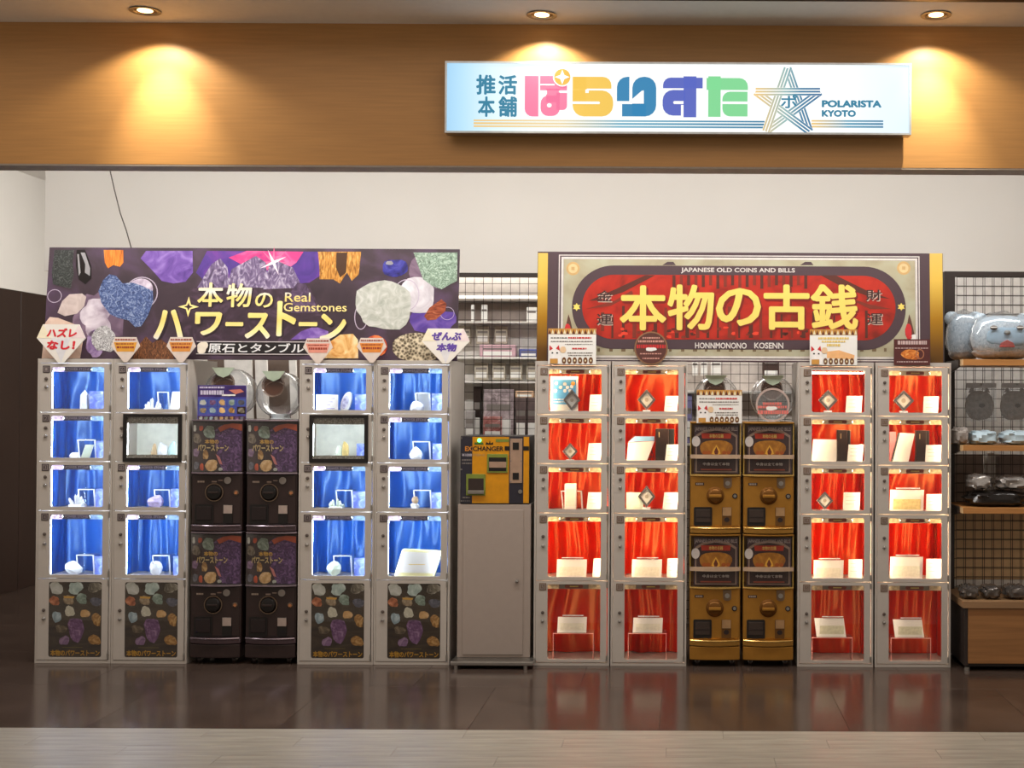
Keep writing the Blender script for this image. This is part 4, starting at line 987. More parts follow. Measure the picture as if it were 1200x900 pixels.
# third locker
card(2, 0, (370.5, 462.5, 396, 479), m_paper, 'white and violet notice ' + where(2, 0), Y=.06, name='notice_card', lines=4, ink=mat('violet_ink', (110, 84, 190), .5))
x0, x1, z0, z1 = bx(2, 0, (396, 459, 408, 479), .08)
t = thing('geode_slice', ((x0 + x1) / 2, .08, z0), 'upright oval geode slice ' + where(2, 0), 'crystal'); e1 = ell((x0 + x1) / 2, (z0 + z1) / 2, (x1 - x0) / 2, (z1 - z0) / 2, 20)
e1 = [(a + (b - z0) * .25, b) for a, b in e1]; e2 = [((a - (x0 + x1) / 2) * .6 + (x0 + x1) / 2 + .004, (b - (z0 + z1) / 2) * .6 + (z0 + z1) / 2) for a, b in e1]
MB().prism(e1, .08, .11).build('rind', m_qz, t, bevel=.004); MB().prism(e2, .077, .082).build('core', stone_mat('geode_core', (110, 110, 150), (160, 160, 196), (216, 216, 236), 50, vor=True), t)
bcard(2, 0, (416, 462, 429, 479))
rock(2, 1, (401, 517, 409, 528), m_citr, 'honey-coloured stone ' + where(2, 1), 31, .14); rock(2, 1, (394, 522, 401, 528), m_gw, 'small white stone ' + where(2, 1), 32, .14); bcard(2, 1, (418, 520, 428, 528), Y=.14)
riser(2, 2, (393, 574, 413, 594)); cluster(2, 2, (385, 583, 404, 594), m_gw, 'low greenish white crystal cluster ' + where(2, 2), 9); bcard(2, 2, (414, 576, 428, 594))
riser(2, 3, (390, 651, 412, 673)); rock(2, 3, (383, 657, 400, 673), m_gw, 'leaning pale green rough ' + where(2, 3), 34); bcard(2, 3, (415, 654, 427.5, 673))
# fourth locker
riser(3, 0, (486, 460, 504, 479)); card(3, 0, (487, 461, 503, 479), m_paper, 'plain white backing card ' + where(3, 0), Y=.25, name='backing_card'); rock(3, 0, (480, 470, 497, 479), m_qz, 'white crystal rough ' + where(3, 0), 41); bcard(3, 0, (506, 461, 520, 479))
riser(3, 1, (483, 517, 504, 537)); rock(3, 1, (480, 523, 495, 537), m_qz, 'peaked white crystal rough ' + where(3, 1), 42); bcard(3, 1, (507, 520, 520, 537))
riser(3, 2, (484, 574, 505, 594))
t_ = rock(3, 2, (481, 589, 492, 594), m_qz, 'white ring stand under a stone egg ' + where(3, 2), 43, name='egg_stand'); t_['category'] = 'stand'
x0, x1, z0, z1 = bx(3, 2, (482.5, 583.5, 490.5, 590), .12); rr = (x1 - x0) / 2; zb = P(486, 590, .12).z
tag(MB().lathe([(rr * math.sin(math.radians(a)), -rr * 1.1 * math.cos(math.radians(a))) for a in range(4, 181, 16)], ((x0 + x1) / 2, .12, zb + rr), 'z', 16).build('stone_egg', m_tan, smooth=True), 'small brown stone egg on its stand ' + where(3, 2), 'crystal')
bcard(3, 2, (506, 577, 519.5, 594))
x0, x1, z0, z1 = bx(3, 3, (461, 644, 518, 673.5), .06); t = thing('pale_yellow_box', ((x0 + x1) / 2, .06, z0), 'large pale yellow box leaning back ' + where(3, 3), 'box')
MB().prism([(x0, z0), (x1 - .055, z0), (x1 - .003, z1 - .01), (x0 + .05, z1)], .06, .12).build('carton', m_yw, t, bevel=.004)
MB().prism([(x0 + .02, z0 + .035), (x1 - .058, z0 + .03), (x1 - .016, z1 - .02), (x0 + .056, z1 - .012)], .0575, .0601).build('label_face', m_paper, t)
MB().box(x0 + .09, x1 - .1, .057, .0576, z0 + .08, z0 + .084).build('label_line', m_gold_print, t)

# --- red-lit lockers
def wcard(i, r, b, **k): card(i, r, b, m_paper, 'white certificate card ' + where(i, r), name='certificate_card', lines=3, group='certificate cards', ink=mat('faint_print', (196, 190, 180), .5), **k)
def coin(i, r, b, Y=.10):
    x0, x1, z0, z1 = bx(i, r, b, Y); z0 = P((b[0] + b[2]) / 2, b[3], Y).z; cf = cellfloor(r); cx, cz = (x0 + x1) / 2, (z0 + z1) / 2; hx, hz = (x1 - x0) / 2, (z1 - z0) / 2
    t = thing('coin_frame', (cx, Y, cf), 'silver diamond-shaped coin frame ' + where(i, r), 'coin frame', 'diamond coin frames')
    o = [(cx, cz - hz), (cx + hx, cz), (cx, cz + hz), (cx - hx, cz)]
    n_ = [((a - cx) * .68 + cx, (b_ - cz) * .68 + cz) for a, b_ in o]
    MB().ring(o, n_, Y, Y + .028).build('frame', mat('frame_silver', (150, 146, 144), .25, .9), t, bevel=.002)
    MB().prism([((a - cx) * .7 + cx, (b_ - cz) * .7 + cz) for a, b_ in o], Y + .012, Y + .015).build('film', m_paper, t)
    MB().cyl((cx, Y + .0105, cz), hx * .22, .002, 'y', 16).build('coin', mat('coin_silver', (196, 186, 170), .35, .4), t)
    MB().box(cx - .022, cx + .022, Y - .008, Y + .045, cf, max(cf + .004, cz - hz + .002)).build('foot', m_edge, t)
    return t
def holder(i, r, b, Y=.09, base=None, wide=False, tint=None, lx=.004):
    x0, x1, z0, z1 = bx(i, r, b, Y)
    if base is not None: z0 = base
    t = thing('banknote_holder', ((x0 + x1) / 2, Y, z0), ('wide white banknote holder ' if wide else 'white banknote holder with clear clip ') + where(i, r), 'holder', 'banknote holders')
    f = [(x0, z0), (x1, z0), (x1 + lx, z1), (x0 + lx, z1)]
    MB().prism(f, Y, Y + .004).build('sheet', m_paper, t)
    w, h = x1 - x0, z1 - z0
    MB().prism([(x0 + .1 * w, z0 + .15 * h), (x1 - .08 * w, z0 + .15 * h), (x1 - .07 * w, z0 + .6 * h), (x0 + .11 * w, z0 + .6 * h)], Y - .0006, Y).build('banknote', tint or mat('note_print', (226, 224, 208), .5, var=.1, scale=60), t)
    MB().box(x0 + .18 * w, x1 - .1 * w, Y - .004, Y + .012, z1, z1 + .012).build('clip', m_acrylic, t)
    MB().box(x0 + .18 * w, x1 - .1 * w, Y - .005, Y - .004, z1 + .008, z1 + .012).build('clip_edge', m_edge, t)
    MB().prism_x([(Y + .004, z0), (Y + .05, z0), (Y + .004, z1 - .01)], x0 + .2 * w, x0 + .2 * w + .003).build('strut', m_acrylic, t)
    return t
m_poster = mat('blue_poster', (92, 166, 216), .5, var=.06)
x0, x1, z0, z1 = bx(4, 0, (645, 441, 677.5, 481), .05); t = thing('blue_poster_board', ((x0 + x1) / 2, .05, z0), 'blue poster board with white border ' + where(4, 0), 'poster')
MB().box(x0, x1, .05, .053, z0, z1).build('board', m_paper, t)
p_ = Print(t, .05); p_.rect('blue_field', (647.5, 445, 675, 474), m_poster, 1)
for k, (a, b) in enumerate(((650, 447), (655, 452), (649, 456), (660, 448), (663, 452), (668, 451), (660, 456), (666, 456))): p_.blob('dot_print', (a, b, a + 4, b + 4), m_paper, 2, k, .1)
p_.ellipse('orange_dot', (669, 447, 674, 452), c_orange if False else mat('orange_dot', (236, 170, 80), .5), 2); p_.lines('small_lettering', [(649, 672, 468, 1.2), (649, 672, 471, 1)], m_paper, 2, 3)
coin(4, 0, (660, 456, 680, 481.5), Y=.03); wcard(4, 0, (690, 462.5, 704, 480.5), Y=.10, leanx=.008)
coin(4, 1, (659, 519, 677, 539)); wcard(4, 1, (687.5, 519.5, 703.5, 538), leanx=.012)
x0, x1, z0, z1 = bx(4, 2, (661.5, 567, 675, 596), .10); t = thing('white_block', ((x0 + x1) / 2, .10, z0), 'upright white box ' + where(4, 2), 'box'); MB().box(x0, x1, .10, .16, z0, z1).build('carton', m_paper, t, bevel=.004); MB().box(x0 + .008, x1 - .008, .0995, .1, z0 + .03, z1 - .03).build('label_face', mat('faint_cream', (226, 222, 208), .5), t)
riser(4, 2, (657, 575, 682, 596), Y=.19); wcard(4, 2, (687, 577, 703.5, 596), leanx=.012)
holder(4, 3, (652, 655.5, 687, 675), Y=.09); wcard(4, 3, (694, 654.5, 703, 675), leanx=.008)
coin(5, 0, (747, 456, 768.5, 481)); wcard(5, 0, (778, 464, 793, 481), leanx=.01)
x0, x1, z0, z1 = bx(5, 1, (734, 511, 767, 539), .08); t = thing('open_folder', ((x0 + x1) / 2, .08, z0), 'white folder with pale blue top flap ' + where(5, 1), 'folder')
MB().prism([(x0, z0), (x1 - .05, z0), (x1, z1 - .03), (x0 + .012, z1 - .04)], .08, .10).build('sheet', m_paper, t); MB().prism([(x0 + .01, z1 - .036), (x1, z1 - .028), (x1 - .002, z1 - .003), (x0 + .05, z1 - .002)], .085, .11).build('blue_flap', mat('sky_flap', (140, 186, 222), .5), t)
def blackbox(i, b, label, Y=.07):
    x0, x1, z0, z1 = bx(i, 1, b, Y); w = x1 - x0
    t = thing('black_presentation_case', ((x0 + x1) / 2, Y, z0), label + ' ' + where(i, 1), 'case', 'black presentation cases')
    MB().box(x0, x1 - .3 * w, Y, Y + .05, z0, z1).build('case_body', m_dkbrown, t, bevel=.003); MB().box(x0 + .25 * w, x1, Y + .05, Y + .07, z0 + .5 * (z1 - z0) if i == 5 else z0, z1 - .002).build('lid', m_black, t, bevel=.002)
    MB().box(x0 + .02, x0 + .024, Y - .001, Y, z1 - .05, z1 - .02).build('spine_print', mat('spine_gold', (190, 170, 120), .4), t)
blackbox(5, (768, 502.5, 790, 539), 'tall black presentation case with open lid')
t = thing('tripod_easel', (P(762, 530, .10).x, .10, cellfloor(1)), 'thin black wire easel beside the folder ' + where(5, 1), 'easel'); xa = P(762, 530, .10).x; zf = cellfloor(1)
for s_ in (-1, 0, 1): MB().tube([(xa + .012 * (s_ == 0), .10, zf + .11), (xa + s_ * .03, .10 + (.04 if s_ == 0 else 0), zf + .002)], .002).build('leg', m_black, t)
for k in range(3): MB().tube([(xa - .012 - .006 * k, .099, zf + .08 - .022 * k), (xa + .012 + .006 * k, .099, zf + .08 - .022 * k)], .0015).build('crossbar', m_black, t)
wcard(5, 1, (779, 521, 793, 539), leanx=.012, Y=.05)
card(5, 2, (734, 577, 754, 596), mat('mint_card', (206, 232, 218), .5), 'pale mint card ' + where(5, 2), Y=.13, name='mint_card'); coin(5, 2, (747.5, 569, 768, 595)); wcard(5, 2, (776, 577, 793, 596.5), leanx=.012)
holder(5, 3, (740, 655.5, 775, 675)); wcard(5, 3, (781, 654.5, 793, 675.5), leanx=.006)
coin(6, 0, (959, 456.5, 982, 481.5)); wcard(6, 0, (990.5, 464, 1009, 482), leanx=.008)
card(6, 1, (951, 515, 980, 539), m_paper, 'wide white display sheet ' + where(6, 1), Y=.09, leanx=.01, name='display_sheet'); blackbox(6, (981, 504, 998, 539), 'tall narrow black presentation case'); wcard(6, 1, (992.5, 521, 1010, 540), leanx=.01, Y=.05)
coin(6, 2, (957, 576, 976.5, 597.5)); wcard(6, 2, (987.5, 577, 1007, 597.5), leanx=.006)
holder(6, 3, (953, 656.5, 988, 676)); wcard(6, 3, (994, 655.5, 1010, 676.5), leanx=.002)
coin(7, 0, (1047, 457, 1071.5, 482)); wcard(7, 0, (1081.5, 464.5, 1099, 482), leanx=.006)
x0, x1, z0, z1 = bx(7, 1, (1043.5, 508, 1072, 540), .10); t = thing('tilted_album', ((x0 + x1) / 2, .10, z0), 'white album with silver edge leaning ' + where(7, 1), 'album')
MB().prism([(x0 + .01, z0), (x1 - .04, z0), (x1, z1), (x0 + .055, z1 + .004)], .10, .115).build('cover', m_paper, t); MB().prism([(x0, z0), (x0 + .01, z0), (x0 + .055, z1 + .004), (x0 + .045, z1 + .004)], .099, .118).build('silver_edge', mat('frame_silver', (150, 146, 144), .25, .9), t)
card(7, 1, (1042.5, 506, 1050, 540), mat('pink_sheet', (226, 150, 156), .5), 'pink sheet behind the album ' + where(7, 1), Y=.18, name='pink_sheet'); blackbox(7, (1073.5, 504.5, 1091, 540), 'black presentation case beside a silver-edged album'); wcard(7, 1, (1084, 521.5, 1102, 540), leanx=.006, Y=.05)
holder(7, 2, (1042.5, 574, 1082, 597.5), wide=True, tint=mat('ochre_note', (214, 196, 140), .5, var=.2, scale=50)); wcard(7, 2, (1085, 579, 1103, 597.5), leanx=.004)
holder(7, 3, (1042.5, 652.5, 1081, 677), wide=True); wcard(7, 3, (1085, 655, 1103, 677), leanx=.002)
for i, (a, b, top, tx0, tx1, ttop) in zip((4, 5, 6, 7), ((648, 695.5, 742, 653, 687, 723), (736, 781, 742, 741.5, 776, 724), (951.5, 999, 747, 957, 991.5, 724.5), (1044, 1091, 747.5, 1049, 1083, 726))):
    Y = .07; x0, x1, z0, z1 = bx(i, 4, (a, top, b, 771), Y)
    t = thing('acrylic_table', ((x0 + x1) / 2, Y, z0), 'clear acrylic table carrying a banknote holder ' + where(i, 4), 'display stand', 'acrylic tables')
    MB().box(x0, x1, Y, Y + .12, z1 - .003, z1).build('top_sheet', m_acrylic, t); MB().box(x0, x1, Y - .0015, Y, z1 - .004, z1).build('bright_edge', mat('red_edge', (226, 150, 140), .3), t)
    for xx in (x0, x1 - .003): MB().box(xx, xx + .003, Y, Y + .12, z0, z1 - .003).build('side_sheet', m_acrylic, t); MB().box(xx, xx + .002, Y - .001, Y, z0, z1 - .004).build('bright_edge', mat('red_edge', (226, 150, 140), .3), t)
    holder(i, 4, (tx0, ttop, tx1, top), Y=.085, base=z1 + .0005, lx=.004 if i < 6 else -.014, tint=None if i < 6 else mat('pale_note', (206, 206, 180), .5, var=.15, scale=60))
# ------------------------------------------------------------------ capsule machines
MW = 0.305; ST = 0.118; MH = 0.656                     # machine width, stand height, machine height
def arc(b, hw): return lambda x, cx: -b * (1 - min(1.0, ((x - cx) / hw)) ** 2)
def bulged(x0, x1, y0, y1, z0, z1, b, n=10):
    """box whose street side bows out by b"""
    cx = (x0 + x1) / 2; hw = (x1 - x0) / 2
    front = [(x0 + (x1 - x0) * k / n, y0 - b * (1 - ((x0 + (x1 - x0) * k / n - cx) / hw) ** 2)) for k in range(n + 1)]
    return MB().prism_z(front + [(x1, y1), (x0, y1)], z0, z1)
def stand(cx, col, label, m):
    t = thing('machine_stand', (cx, .2, 0), label, 'stand', 'capsule machine stands')
    x0, x1 = cx - MW / 2 + .006, cx + MW / 2 - .006
    bulged(x0, x1, .0, .40, .04, ST - .001, .02).build('base', m, t, bevel=.004)
    MB().box(x0 + .02, x1 - .02, .03, .38, .03, .04).build('chassis', m_black, t)
    for xx in (x0 + .045, x1 - .045):
        for yy in (.045, .34):
            c_ = MB().cyl((xx - .009, yy, .02), .02, .018, 'x', 14).build('caster', m_dkbrown, t, smooth=True)
            MB().box(xx - .013, xx + .013, yy - .008, yy + .02, .02, .032).build('caster_fork', m_steel, c_)
def machine(cx, z, gold, label):
    t = thing('capsule_machine', (cx, .2, z), label, 'capsule machine', 'gold capsule machines' if gold else 'dark capsule machines')
    mb_ = m_gold if gold else mat('machine_dark', (46, 32, 30), .34)
    x0, x1 = cx - MW / 2, cx + MW / 2; hw = MW / 2
    zc1 = z + .34                                       # top of the control panel
    MB().box(x0 + .004, x1 - .004, .01, .40, z + .001, zc1).build('body', mb_, t, bevel=.008)
    MB().box(x0 + .012, x1 - .012, .004, .012, z + .045, zc1 - .008).build('control_panel', mb_, t, bevel=.003)
    tr = bulged(x0 + .006, x1 - .006, .004, .05, z + .002, z + .03, .035).build('tray', mat('tray_gold', (190, 142, 66), .25, .6) if gold else mat('tray_plum', (88, 72, 78), .2, .3), t, bevel=.006)
    rim = [(x0 + .01 + (MW - .02) * k / 14, .002 - .037 * (1 - ((x0 + .01 + (MW - .02) * k / 14 - cx) / hw) ** 2), z + .034) for k in range(15)]
    MB().tube(rim, .0055, 8).build('tray_rim', mat('rim_gold', (226, 186, 106), .2, .8) if gold else mat('rim_violet', (150, 136, 146), .18, .7), tr, smooth=True)
    # dial
    dz = z + (.222 if gold else .228); dx = cx + (.0 if gold else -.012)
    if gold:
        d_ = MB().lathe([(.052, 0), (.052, -.006), (.044, -.010), (.040, -.022), (.034, -.026)], (dx, .004, dz), 'y', 28).build('dial', mat('dial_bronze', (120, 78, 28), .3, .6), t, smooth=True)
        MB().box(dx - .036, dx + .036, -.036, -.02, dz - .009, dz + .009).build('dial_grip', m_gold, d_, bevel=.004)
    else:
        d_ = MB().lathe([(.054, 0), (.054, -.008), (.048, -.008), (.048, -.002)], (dx, .004, dz), 'y', 28, close=False).build('dial_ring', mat('ring_bronze', (128, 108, 92), .25, .8), t, smooth=True)
        k_ = MB().lathe([(.046, 0), (.046, -.008), (.038, -.02), (.02, -.022)], (dx, .004, dz), 'y', 24).build('dial', m_black, t, smooth=True)
        MB().box(dx - .03, dx + .03, -.026, -.014, dz - .006, dz + .006).build('dial_grip', m_dkbrown, k_, bevel=.003)
        MB().box(dx - .016, dx + .012, -.001, .004, dz + .058, dz + .066).build('dial_mark', mat('dial_label', (150, 130, 120), .4), t)
    bxx = cx + (.072 if gold else .065)
    if gold:
        MB().prism(rrect(bxx - .024, bxx + .024, zc1 - .075, zc1 - .012, .02, 5, (0, 0, 1, 1)), -.003, .005).build('coin_badge', mat('badge_grey', (128, 106, 84), .35, .5), t, bevel=.002)
        MB().cyl((bxx, -.006, zc1 - .045), .014, .005, 'y', 16).build('coin_print', m_steel, t)
    else:
        MB().cyl((bxx, -.003, zc1 - .042), .021, .007, 'y', 20).build('coin_badge', mat('badge_silver', (150, 142, 136), .35, .5), t, bevel=.002)
        MB().box(bxx - .055, bxx - .03, .0, .004, zc1 - .045, zc1 - .039).build('badge_text', mat('dial_label', (150, 130, 120), .4), t)
    MB().lathe([(.016, 0), (.016, -.004), (.011, -.005), (.011, -.002)], (cx + .115, .004, dz - .002), 'y', 18).build('return_ring', m_dkbrown if gold else mat('ring_bronze', (128, 108, 92), .25, .8), t, smooth=True)
    MB().cyl((cx + .115, -.003, dz - .002), .0095, .005, 'y', 14).build('return_button', m_steel if gold else mat('button_amber', (170, 110, 70), .4), t)
    if gold: MB().box(cx - .118, cx - .066, .002, .004, zc1 - .058, zc1 - .042).build('price_plate', m_dkbrown, t)
    for k in range(4): MB().box(cx - .112 + .0105 * k, cx - .104 + .0105 * k, .0015 if gold else .0033, .0045, zc1 - .055, zc1 - .045).build('price_lettering', mat('price_pale', (168, 150, 136), .4), t)
    # capsule outlet and coin return
    oz0, oz1 = z + .045, z + (.155 if gold else .158)
    o_ = MB().prism(rrect(cx - .125, cx - .018, oz0, oz1, .008, 3), .0, .006).build('capsule_outlet', m_black, t)
    MB().box(cx - .115, cx - .028, -.004, .001, oz0 + .02, oz1 - .012).build('outlet_flap', mat('flap_dark', (58, 46, 40), .25) if gold else mat('flap_black', (34, 24, 24), .25), o_, bevel=.003)
    if gold: MB().box(cx - .113, cx - .03, -.006, -.003, (oz0 + oz1) / 2 - .004, (oz0 + oz1) / 2).build('flap_ridge', m_dkbrown, o_)
    r_ = MB().box(cx + .04, cx + .096, .0, .006, z + .045, z + .155).build('coin_return', mat('return_bronze', (112, 76, 34), .35, .4) if gold else m_black, t, bevel=.002)
    MB().box(cx + .043, cx + .094, -.003, .001, z + .105, z + .153).build('coin_slot_plate', mat('slot_tan', (168, 132, 92), .4) if gold else mat('slot_grey', (168, 150, 140), .4), r_)
    if gold: MB().prism(ell(cx + .068, z + .082, .016, .014, 14), -.002, .001).build('return_cup', m_dkbrown, r_)
    # display case
    dz0, dz1 = zc1 + .004, z + MH - .002; bg = .03
    bulged(x0 + .003, x1 - .003, .004, .40, zc1 - .004, zc1 + .006, bg + .004).build('case_ledge', mat('rim_gold', (226, 186, 106), .2, .8) if gold else mat('rim_violet', (150, 136, 146), .18, .7), t, bevel=.002)
    MB().box(x0 + .006, x1 - .006, .20, .40, dz0, dz1).build('case_back', mb_, t, bevel=.006)
    for xx in (x0 + .004, x1 - .010): MB().box(xx, xx + .006, .012, .2, dz0 + .002, dz1 - .002).build('case_side', mat('gold_clear', (196, 160, 70), .3, .2) if gold else mb_, t)
    bulged(x0 + .003, x1 - .003, .004, .40, dz1 - .010, dz1, bg).build('case_top', mb_ if gold else mat('rim_violet', (150, 136, 146), .18, .7), t, bevel=.003)
    # printed sheet that follows the bowed window
    W0, W1 = (x0 + .028, x1 - .018) if gold else (x0 + .008, x1 - .008)
    yf = .016
    def wp(x, y, zz): return (x, y, zz)
    def sub(bm_name, pts, layer, m_):
        q = MB(); a = sum(pts[i - 1][0] * pts[i][1] - pts[i][0] * pts[i - 1][1] for i in range(len(pts)))
        if a < 0: pts = pts[::-1]
        c0 = (sum(p[0] for p in pts) / len(pts), sum(p[1] for p in pts) / len(pts))
        n = len(pts); q.add([(c0[0], yf - .0012 * layer, c0[1])] + [(p[0], yf - .0012 * layer, p[1]) for p in pts], [(0, i + 1, (i + 1) % n + 1) for i in range(n)])
        q.warp(wp); return q.build(bm_name, m_, sheet)
    s0, s1 = dz0 + .006, dz1 - .022; hS = s1 - s0; wS = W1 - W0
    sm = mat('card_plum', (66, 44, 50), .4) if gold else stone_mat('card_night', (34, 20, 24), (50, 30, 34), (70, 44, 50), 14)
    if gold: s0 += .002
    sheet = MB().grid(12, 1, lambda u, v: wp(W0 + wS * u, yf, s0 + hS * v)).build('display_sheet', sm, t)
    def U(u, v): return (W0 + wS * u, s1 - hS * v)
    def el(u, v, ru, rv, n=18): return [(W0 + wS * (u + ru * math.cos(2 * math.pi * k / n)), s1 - hS * (v + rv * math.sin(2 * math.pi * k / n))) for k in range(n)]
    def bl(u0, v0, u1, v1, sd, rg=.14, n=16):
        pts = blob((u0 + u1) / 2, (v0 + v1) / 2, (u1 - u0) / 2, (v1 - v0) / 2, sd, rg, n)
        return [U(min(max(a, 0), 1), min(max(b, 0), 1)) for a, b in pts]
    def tx(nm, body, u0, v0, u1, v1, m_, layer, off):
        text(nm, body, (W0 + wS * u0, W0 + wS * u1, s1 - hS * v1, s1 - hS * v0), yf - .0012 * layer, m_, sheet, off, warp=wp)
    if gold:
        sub('arch_print', [U(.03, .97), U(.03, .2), U(.2, .1), U(.5, .05), U(.8, .1), U(.97, .2), U(.97, .97)], 1, mat('arch_tan', (150, 126, 110), .45))
        sub('arch_print', [U(.06, .95), U(.06, .24), U(.22, .15), U(.5, .1), U(.78, .15), U(.94, .24), U(.94, .95)], 1.5, mat('arch_dark', (58, 36, 36), .45))
        tx('lettering', 'JAPANESE OLD COINS AND BILLS', .02, .03, .98, .13, mat('arch_pale', (176, 160, 156), .45), 2, .02)
        sub('red_ribbon', [U(.16, .16), U(.84, .16), U(.82, .27), U(.18, .27)], 2, mat('ribbon_red', (176, 50, 24), .45))
        tx('ribbon_lettering', '本物の古銭', .34, .175, .66, .255, m_gold_print, 2.5, .02)
        sub('gold_panel', bl(.14, .30, .86, .66, 3, .04, 20), 2, stone_mat('gold_panel_print', (130, 78, 18), (170, 110, 28), (200, 140, 48), 14))
        sub('purse_print', [U(.5, .40), U(.57, .50), U(.6, .58), U(.5, .63), U(.4, .58), U(.43, .50)], 2.6, mat('purse_glow', (226, 170, 60), .45))
        sub('purse_print', [U(.5, .44), U(.55, .54), U(.53, .6), U(.47, .6), U(.45, .54)], 3, mat('purse_dark', (104, 44, 20), .45))
        for u_ in (.24, .33, .68, .78): sub('coin_print', el(u_, .56, .05, .04, 10), 2.6, mat('purse_rust', (166, 84, 24), .45))
        tx('lettering', '中身は全て本物', .2, .765, .8, .83, mat('arch_white', (206, 196, 190), .45), 2, .02)
        sub('lower_line', [U(.15, .9), U(.85, .9), U(.85, .93), U(.15, .93)], 2, mat('line_rust', (150, 70, 50), .45))
        sub('round_sticker', el(.04, .33, .095, .11, 18), 4, mat('sticker_white', (216, 206, 200), .45))
        bar = bulged(x0 + .004, x1 - .004, .002, .006, s0 + hS * .31, s0 + hS * .39, bg + .003).build('cross_band', mat('band_tan', (186, 158, 132), .4), t)
    else:
        sub('amethyst_print', [U(.42, .16), U(.55, .05), U(.75, .02), U(1, .1), U(1, 1), U(.62, 1), U(.52, .8), U(.46, .5)], 1, stone_mat('machine_amethyst', (40, 20, 52), (78, 48, 92), (134, 100, 150), 34, dist=2))
        sub('glow_print', [U(.5, .1), U(.62, .03), U(.8, .0), U(1, .02), U(1, .16), U(.9, .12), U(.7, .08), U(.55, .18)], 2, mat('ember_print', (186, 84, 52), .45))
        sub('glow_print', [U(.46, .64), U(.54, .7), U(.6, .86), U(.54, .84)], 2, mat('pink_print', (196, 120, 116), .45))
        for u0, v0, u1, v1, c3, sd in ((.22, .05, .44, .32, 'green_glass_print', 1), (.0, .22, .16, .42, 'ivory_dark', 2), (.0, .52, .12, .70, 'violet_small', 3), (.2, .56, .31, .76, 'ochre_rough', 4), (.25, .76, .5, .99, 'honey_print', 5), (.14, .84, .22, .98, 'carnelian_print', 6), (.52, .92, .6, .99, 'white_quartz_print', 7), (.0, .03, .06, .18, 'white_quartz_print', 8), (.12, .05, .2, .16, 'carnelian_print', 9), (.02, .8, .12, .96, 'slate_print', 10)):
            sub('stone_print', bl(u0, v0, u1, v1, sd), 2, MATS.get(c3) or stone_mat('ivory_dark', (60, 52, 44), (104, 92, 78), (150, 138, 120), 30))
        tx('lettering', '本物の', .24, .335, .52, .43, mat('machine_gold', (206, 160, 70), .45), 3, .03)
        tx('lettering', 'パワーストーン', .09, .44, .72, .58, mat('machine_cream', (206, 182, 124), .45), 3, .03)
    # clear window in front of the sheet
    MB().grid(12, 1, lambda u, v: (x0 + .006 + (MW - .012) * u, .004 - bg * (1 - ((x0 + .006 + (MW - .012) * u - cx) / hw) ** 2), dz0 + .003 + (dz1 - dz0 - .014) * v)).build('window', m_pane if gold else glass_mat('glossy_pane', gloss=.07, rough=.05), t)
    return t
CXS = [P(253, 640, 0).x, P(317.5, 640, 0).x, P(838, 640, 0).x, P(900.5, 640, 0).x]
protos = {}
LAB = [['upper dark gemstone capsule machine beside the second blue-lit locker', 'lower dark gemstone capsule machine beside the second blue-lit locker'],
       ['upper dark gemstone capsule machine beside the third blue-lit locker', 'lower dark gemstone capsule machine beside the third blue-lit locker'],
       ['upper gold capsule machine beside the second red-lit locker', 'lower gold capsule machine beside the second red-lit locker'],
       ['upper gold capsule machine beside the third red-lit locker', 'lower gold capsule machine beside the third red-lit locker']]
for c, cx in enumerate(CXS):
    gold = c >= 2
    stand(cx, c, ['dark wheeled stand under the capsule machines next to second blue-lit locker', 'dark wheeled stand under the capsule machines next to third blue-lit locker',
                  'gold wheeled stand under the capsule machines next to second red-lit locker', 'gold wheeled stand under the capsule machines next to third red-lit locker'][c], m_gold if gold else mat('machine_dark', (46, 32, 30), .34))
    for l in (1, 0):
        z = ST + .0005 + (MH + .0005) * (1 - l)
        if gold not in protos: protos[gold] = machine(cx, z, gold, LAB[c][l])
        else: dup(protos[gold], (cx, .2, z), LAB[c][l])
ZT = ST + .001 + 2 * MH                                # top of the machines
# clear bins for empty capsules
def bin_(px, py, rpx, Y, label):
    c_ = P(px, py, Y); r = rpx * .005; c_.z = ZT + r + .012
    t = thing('clear_capsule_bin', (c_.x, Y, ZT), label, 'bin', 'clear capsule bins')
    MB().lathe([(r * .55, -.10), (r * .9, -.085), (r, -.05), (r * 1.0, .05), (r * .9, .085), (r * .5, .10)], (c_.x, Y, c_.z), 'y', 32, close=False).build('bowl', m_bag, t, smooth=True)
    MB().lathe([(r * 1.0, -.045), (r * 1.03, -.035), (r * 1.0, -.025)], (c_.x, Y, c_.z), 'y', 32, close=False).build('bowl_rim', glass_mat('rim_plastic', gloss=.3, haze=.35), t, smooth=True)
    hz = c_.z + r * .38
    MB().lathe([(.060, 0), (.066, -.006), (.066, .02), (.058, .02), (.060, 0)], (c_.x - .01, Y - .115, hz), 'y', 24, close=False).build('opening_ring', glass_mat('ring_plastic', gloss=.2, haze=.45, hazecol=(150, 128, 116)), t, smooth=True)
    MB().cyl((c_.x - .01, Y - .098, hz), .058, .002, 'y', 24).build('opening_flap', glass_mat('flap_smoke', tint=(150, 128, 112), gloss=.1, haze=.25, hazecol=(150, 100, 80)), t)
    zt_ = c_.z + r * 1.02
    MB().prism([(c_.x - .072, zt_), (c_.x + .062, zt_), (c_.x + .03, zt_ - .045), (c_.x - .005, zt_ - .06), (c_.x - .04, zt_ - .045)], Y - .124, Y - .121).build('green_tag', mat('tag_green', (176, 190, 168), .45), t)
    MB().lathe([(r * .45, 0), (r * .4, .006), (r * .38, .03)], (c_.x, Y, ZT), 'z', 20).build('foot', m_edge, t)
bin_(271, 462, 29, .2, 'clear round capsule bin behind the blue price card')
bin_(329, 462, 27, .2, 'clear round capsule bin beside the third blue-lit locker')
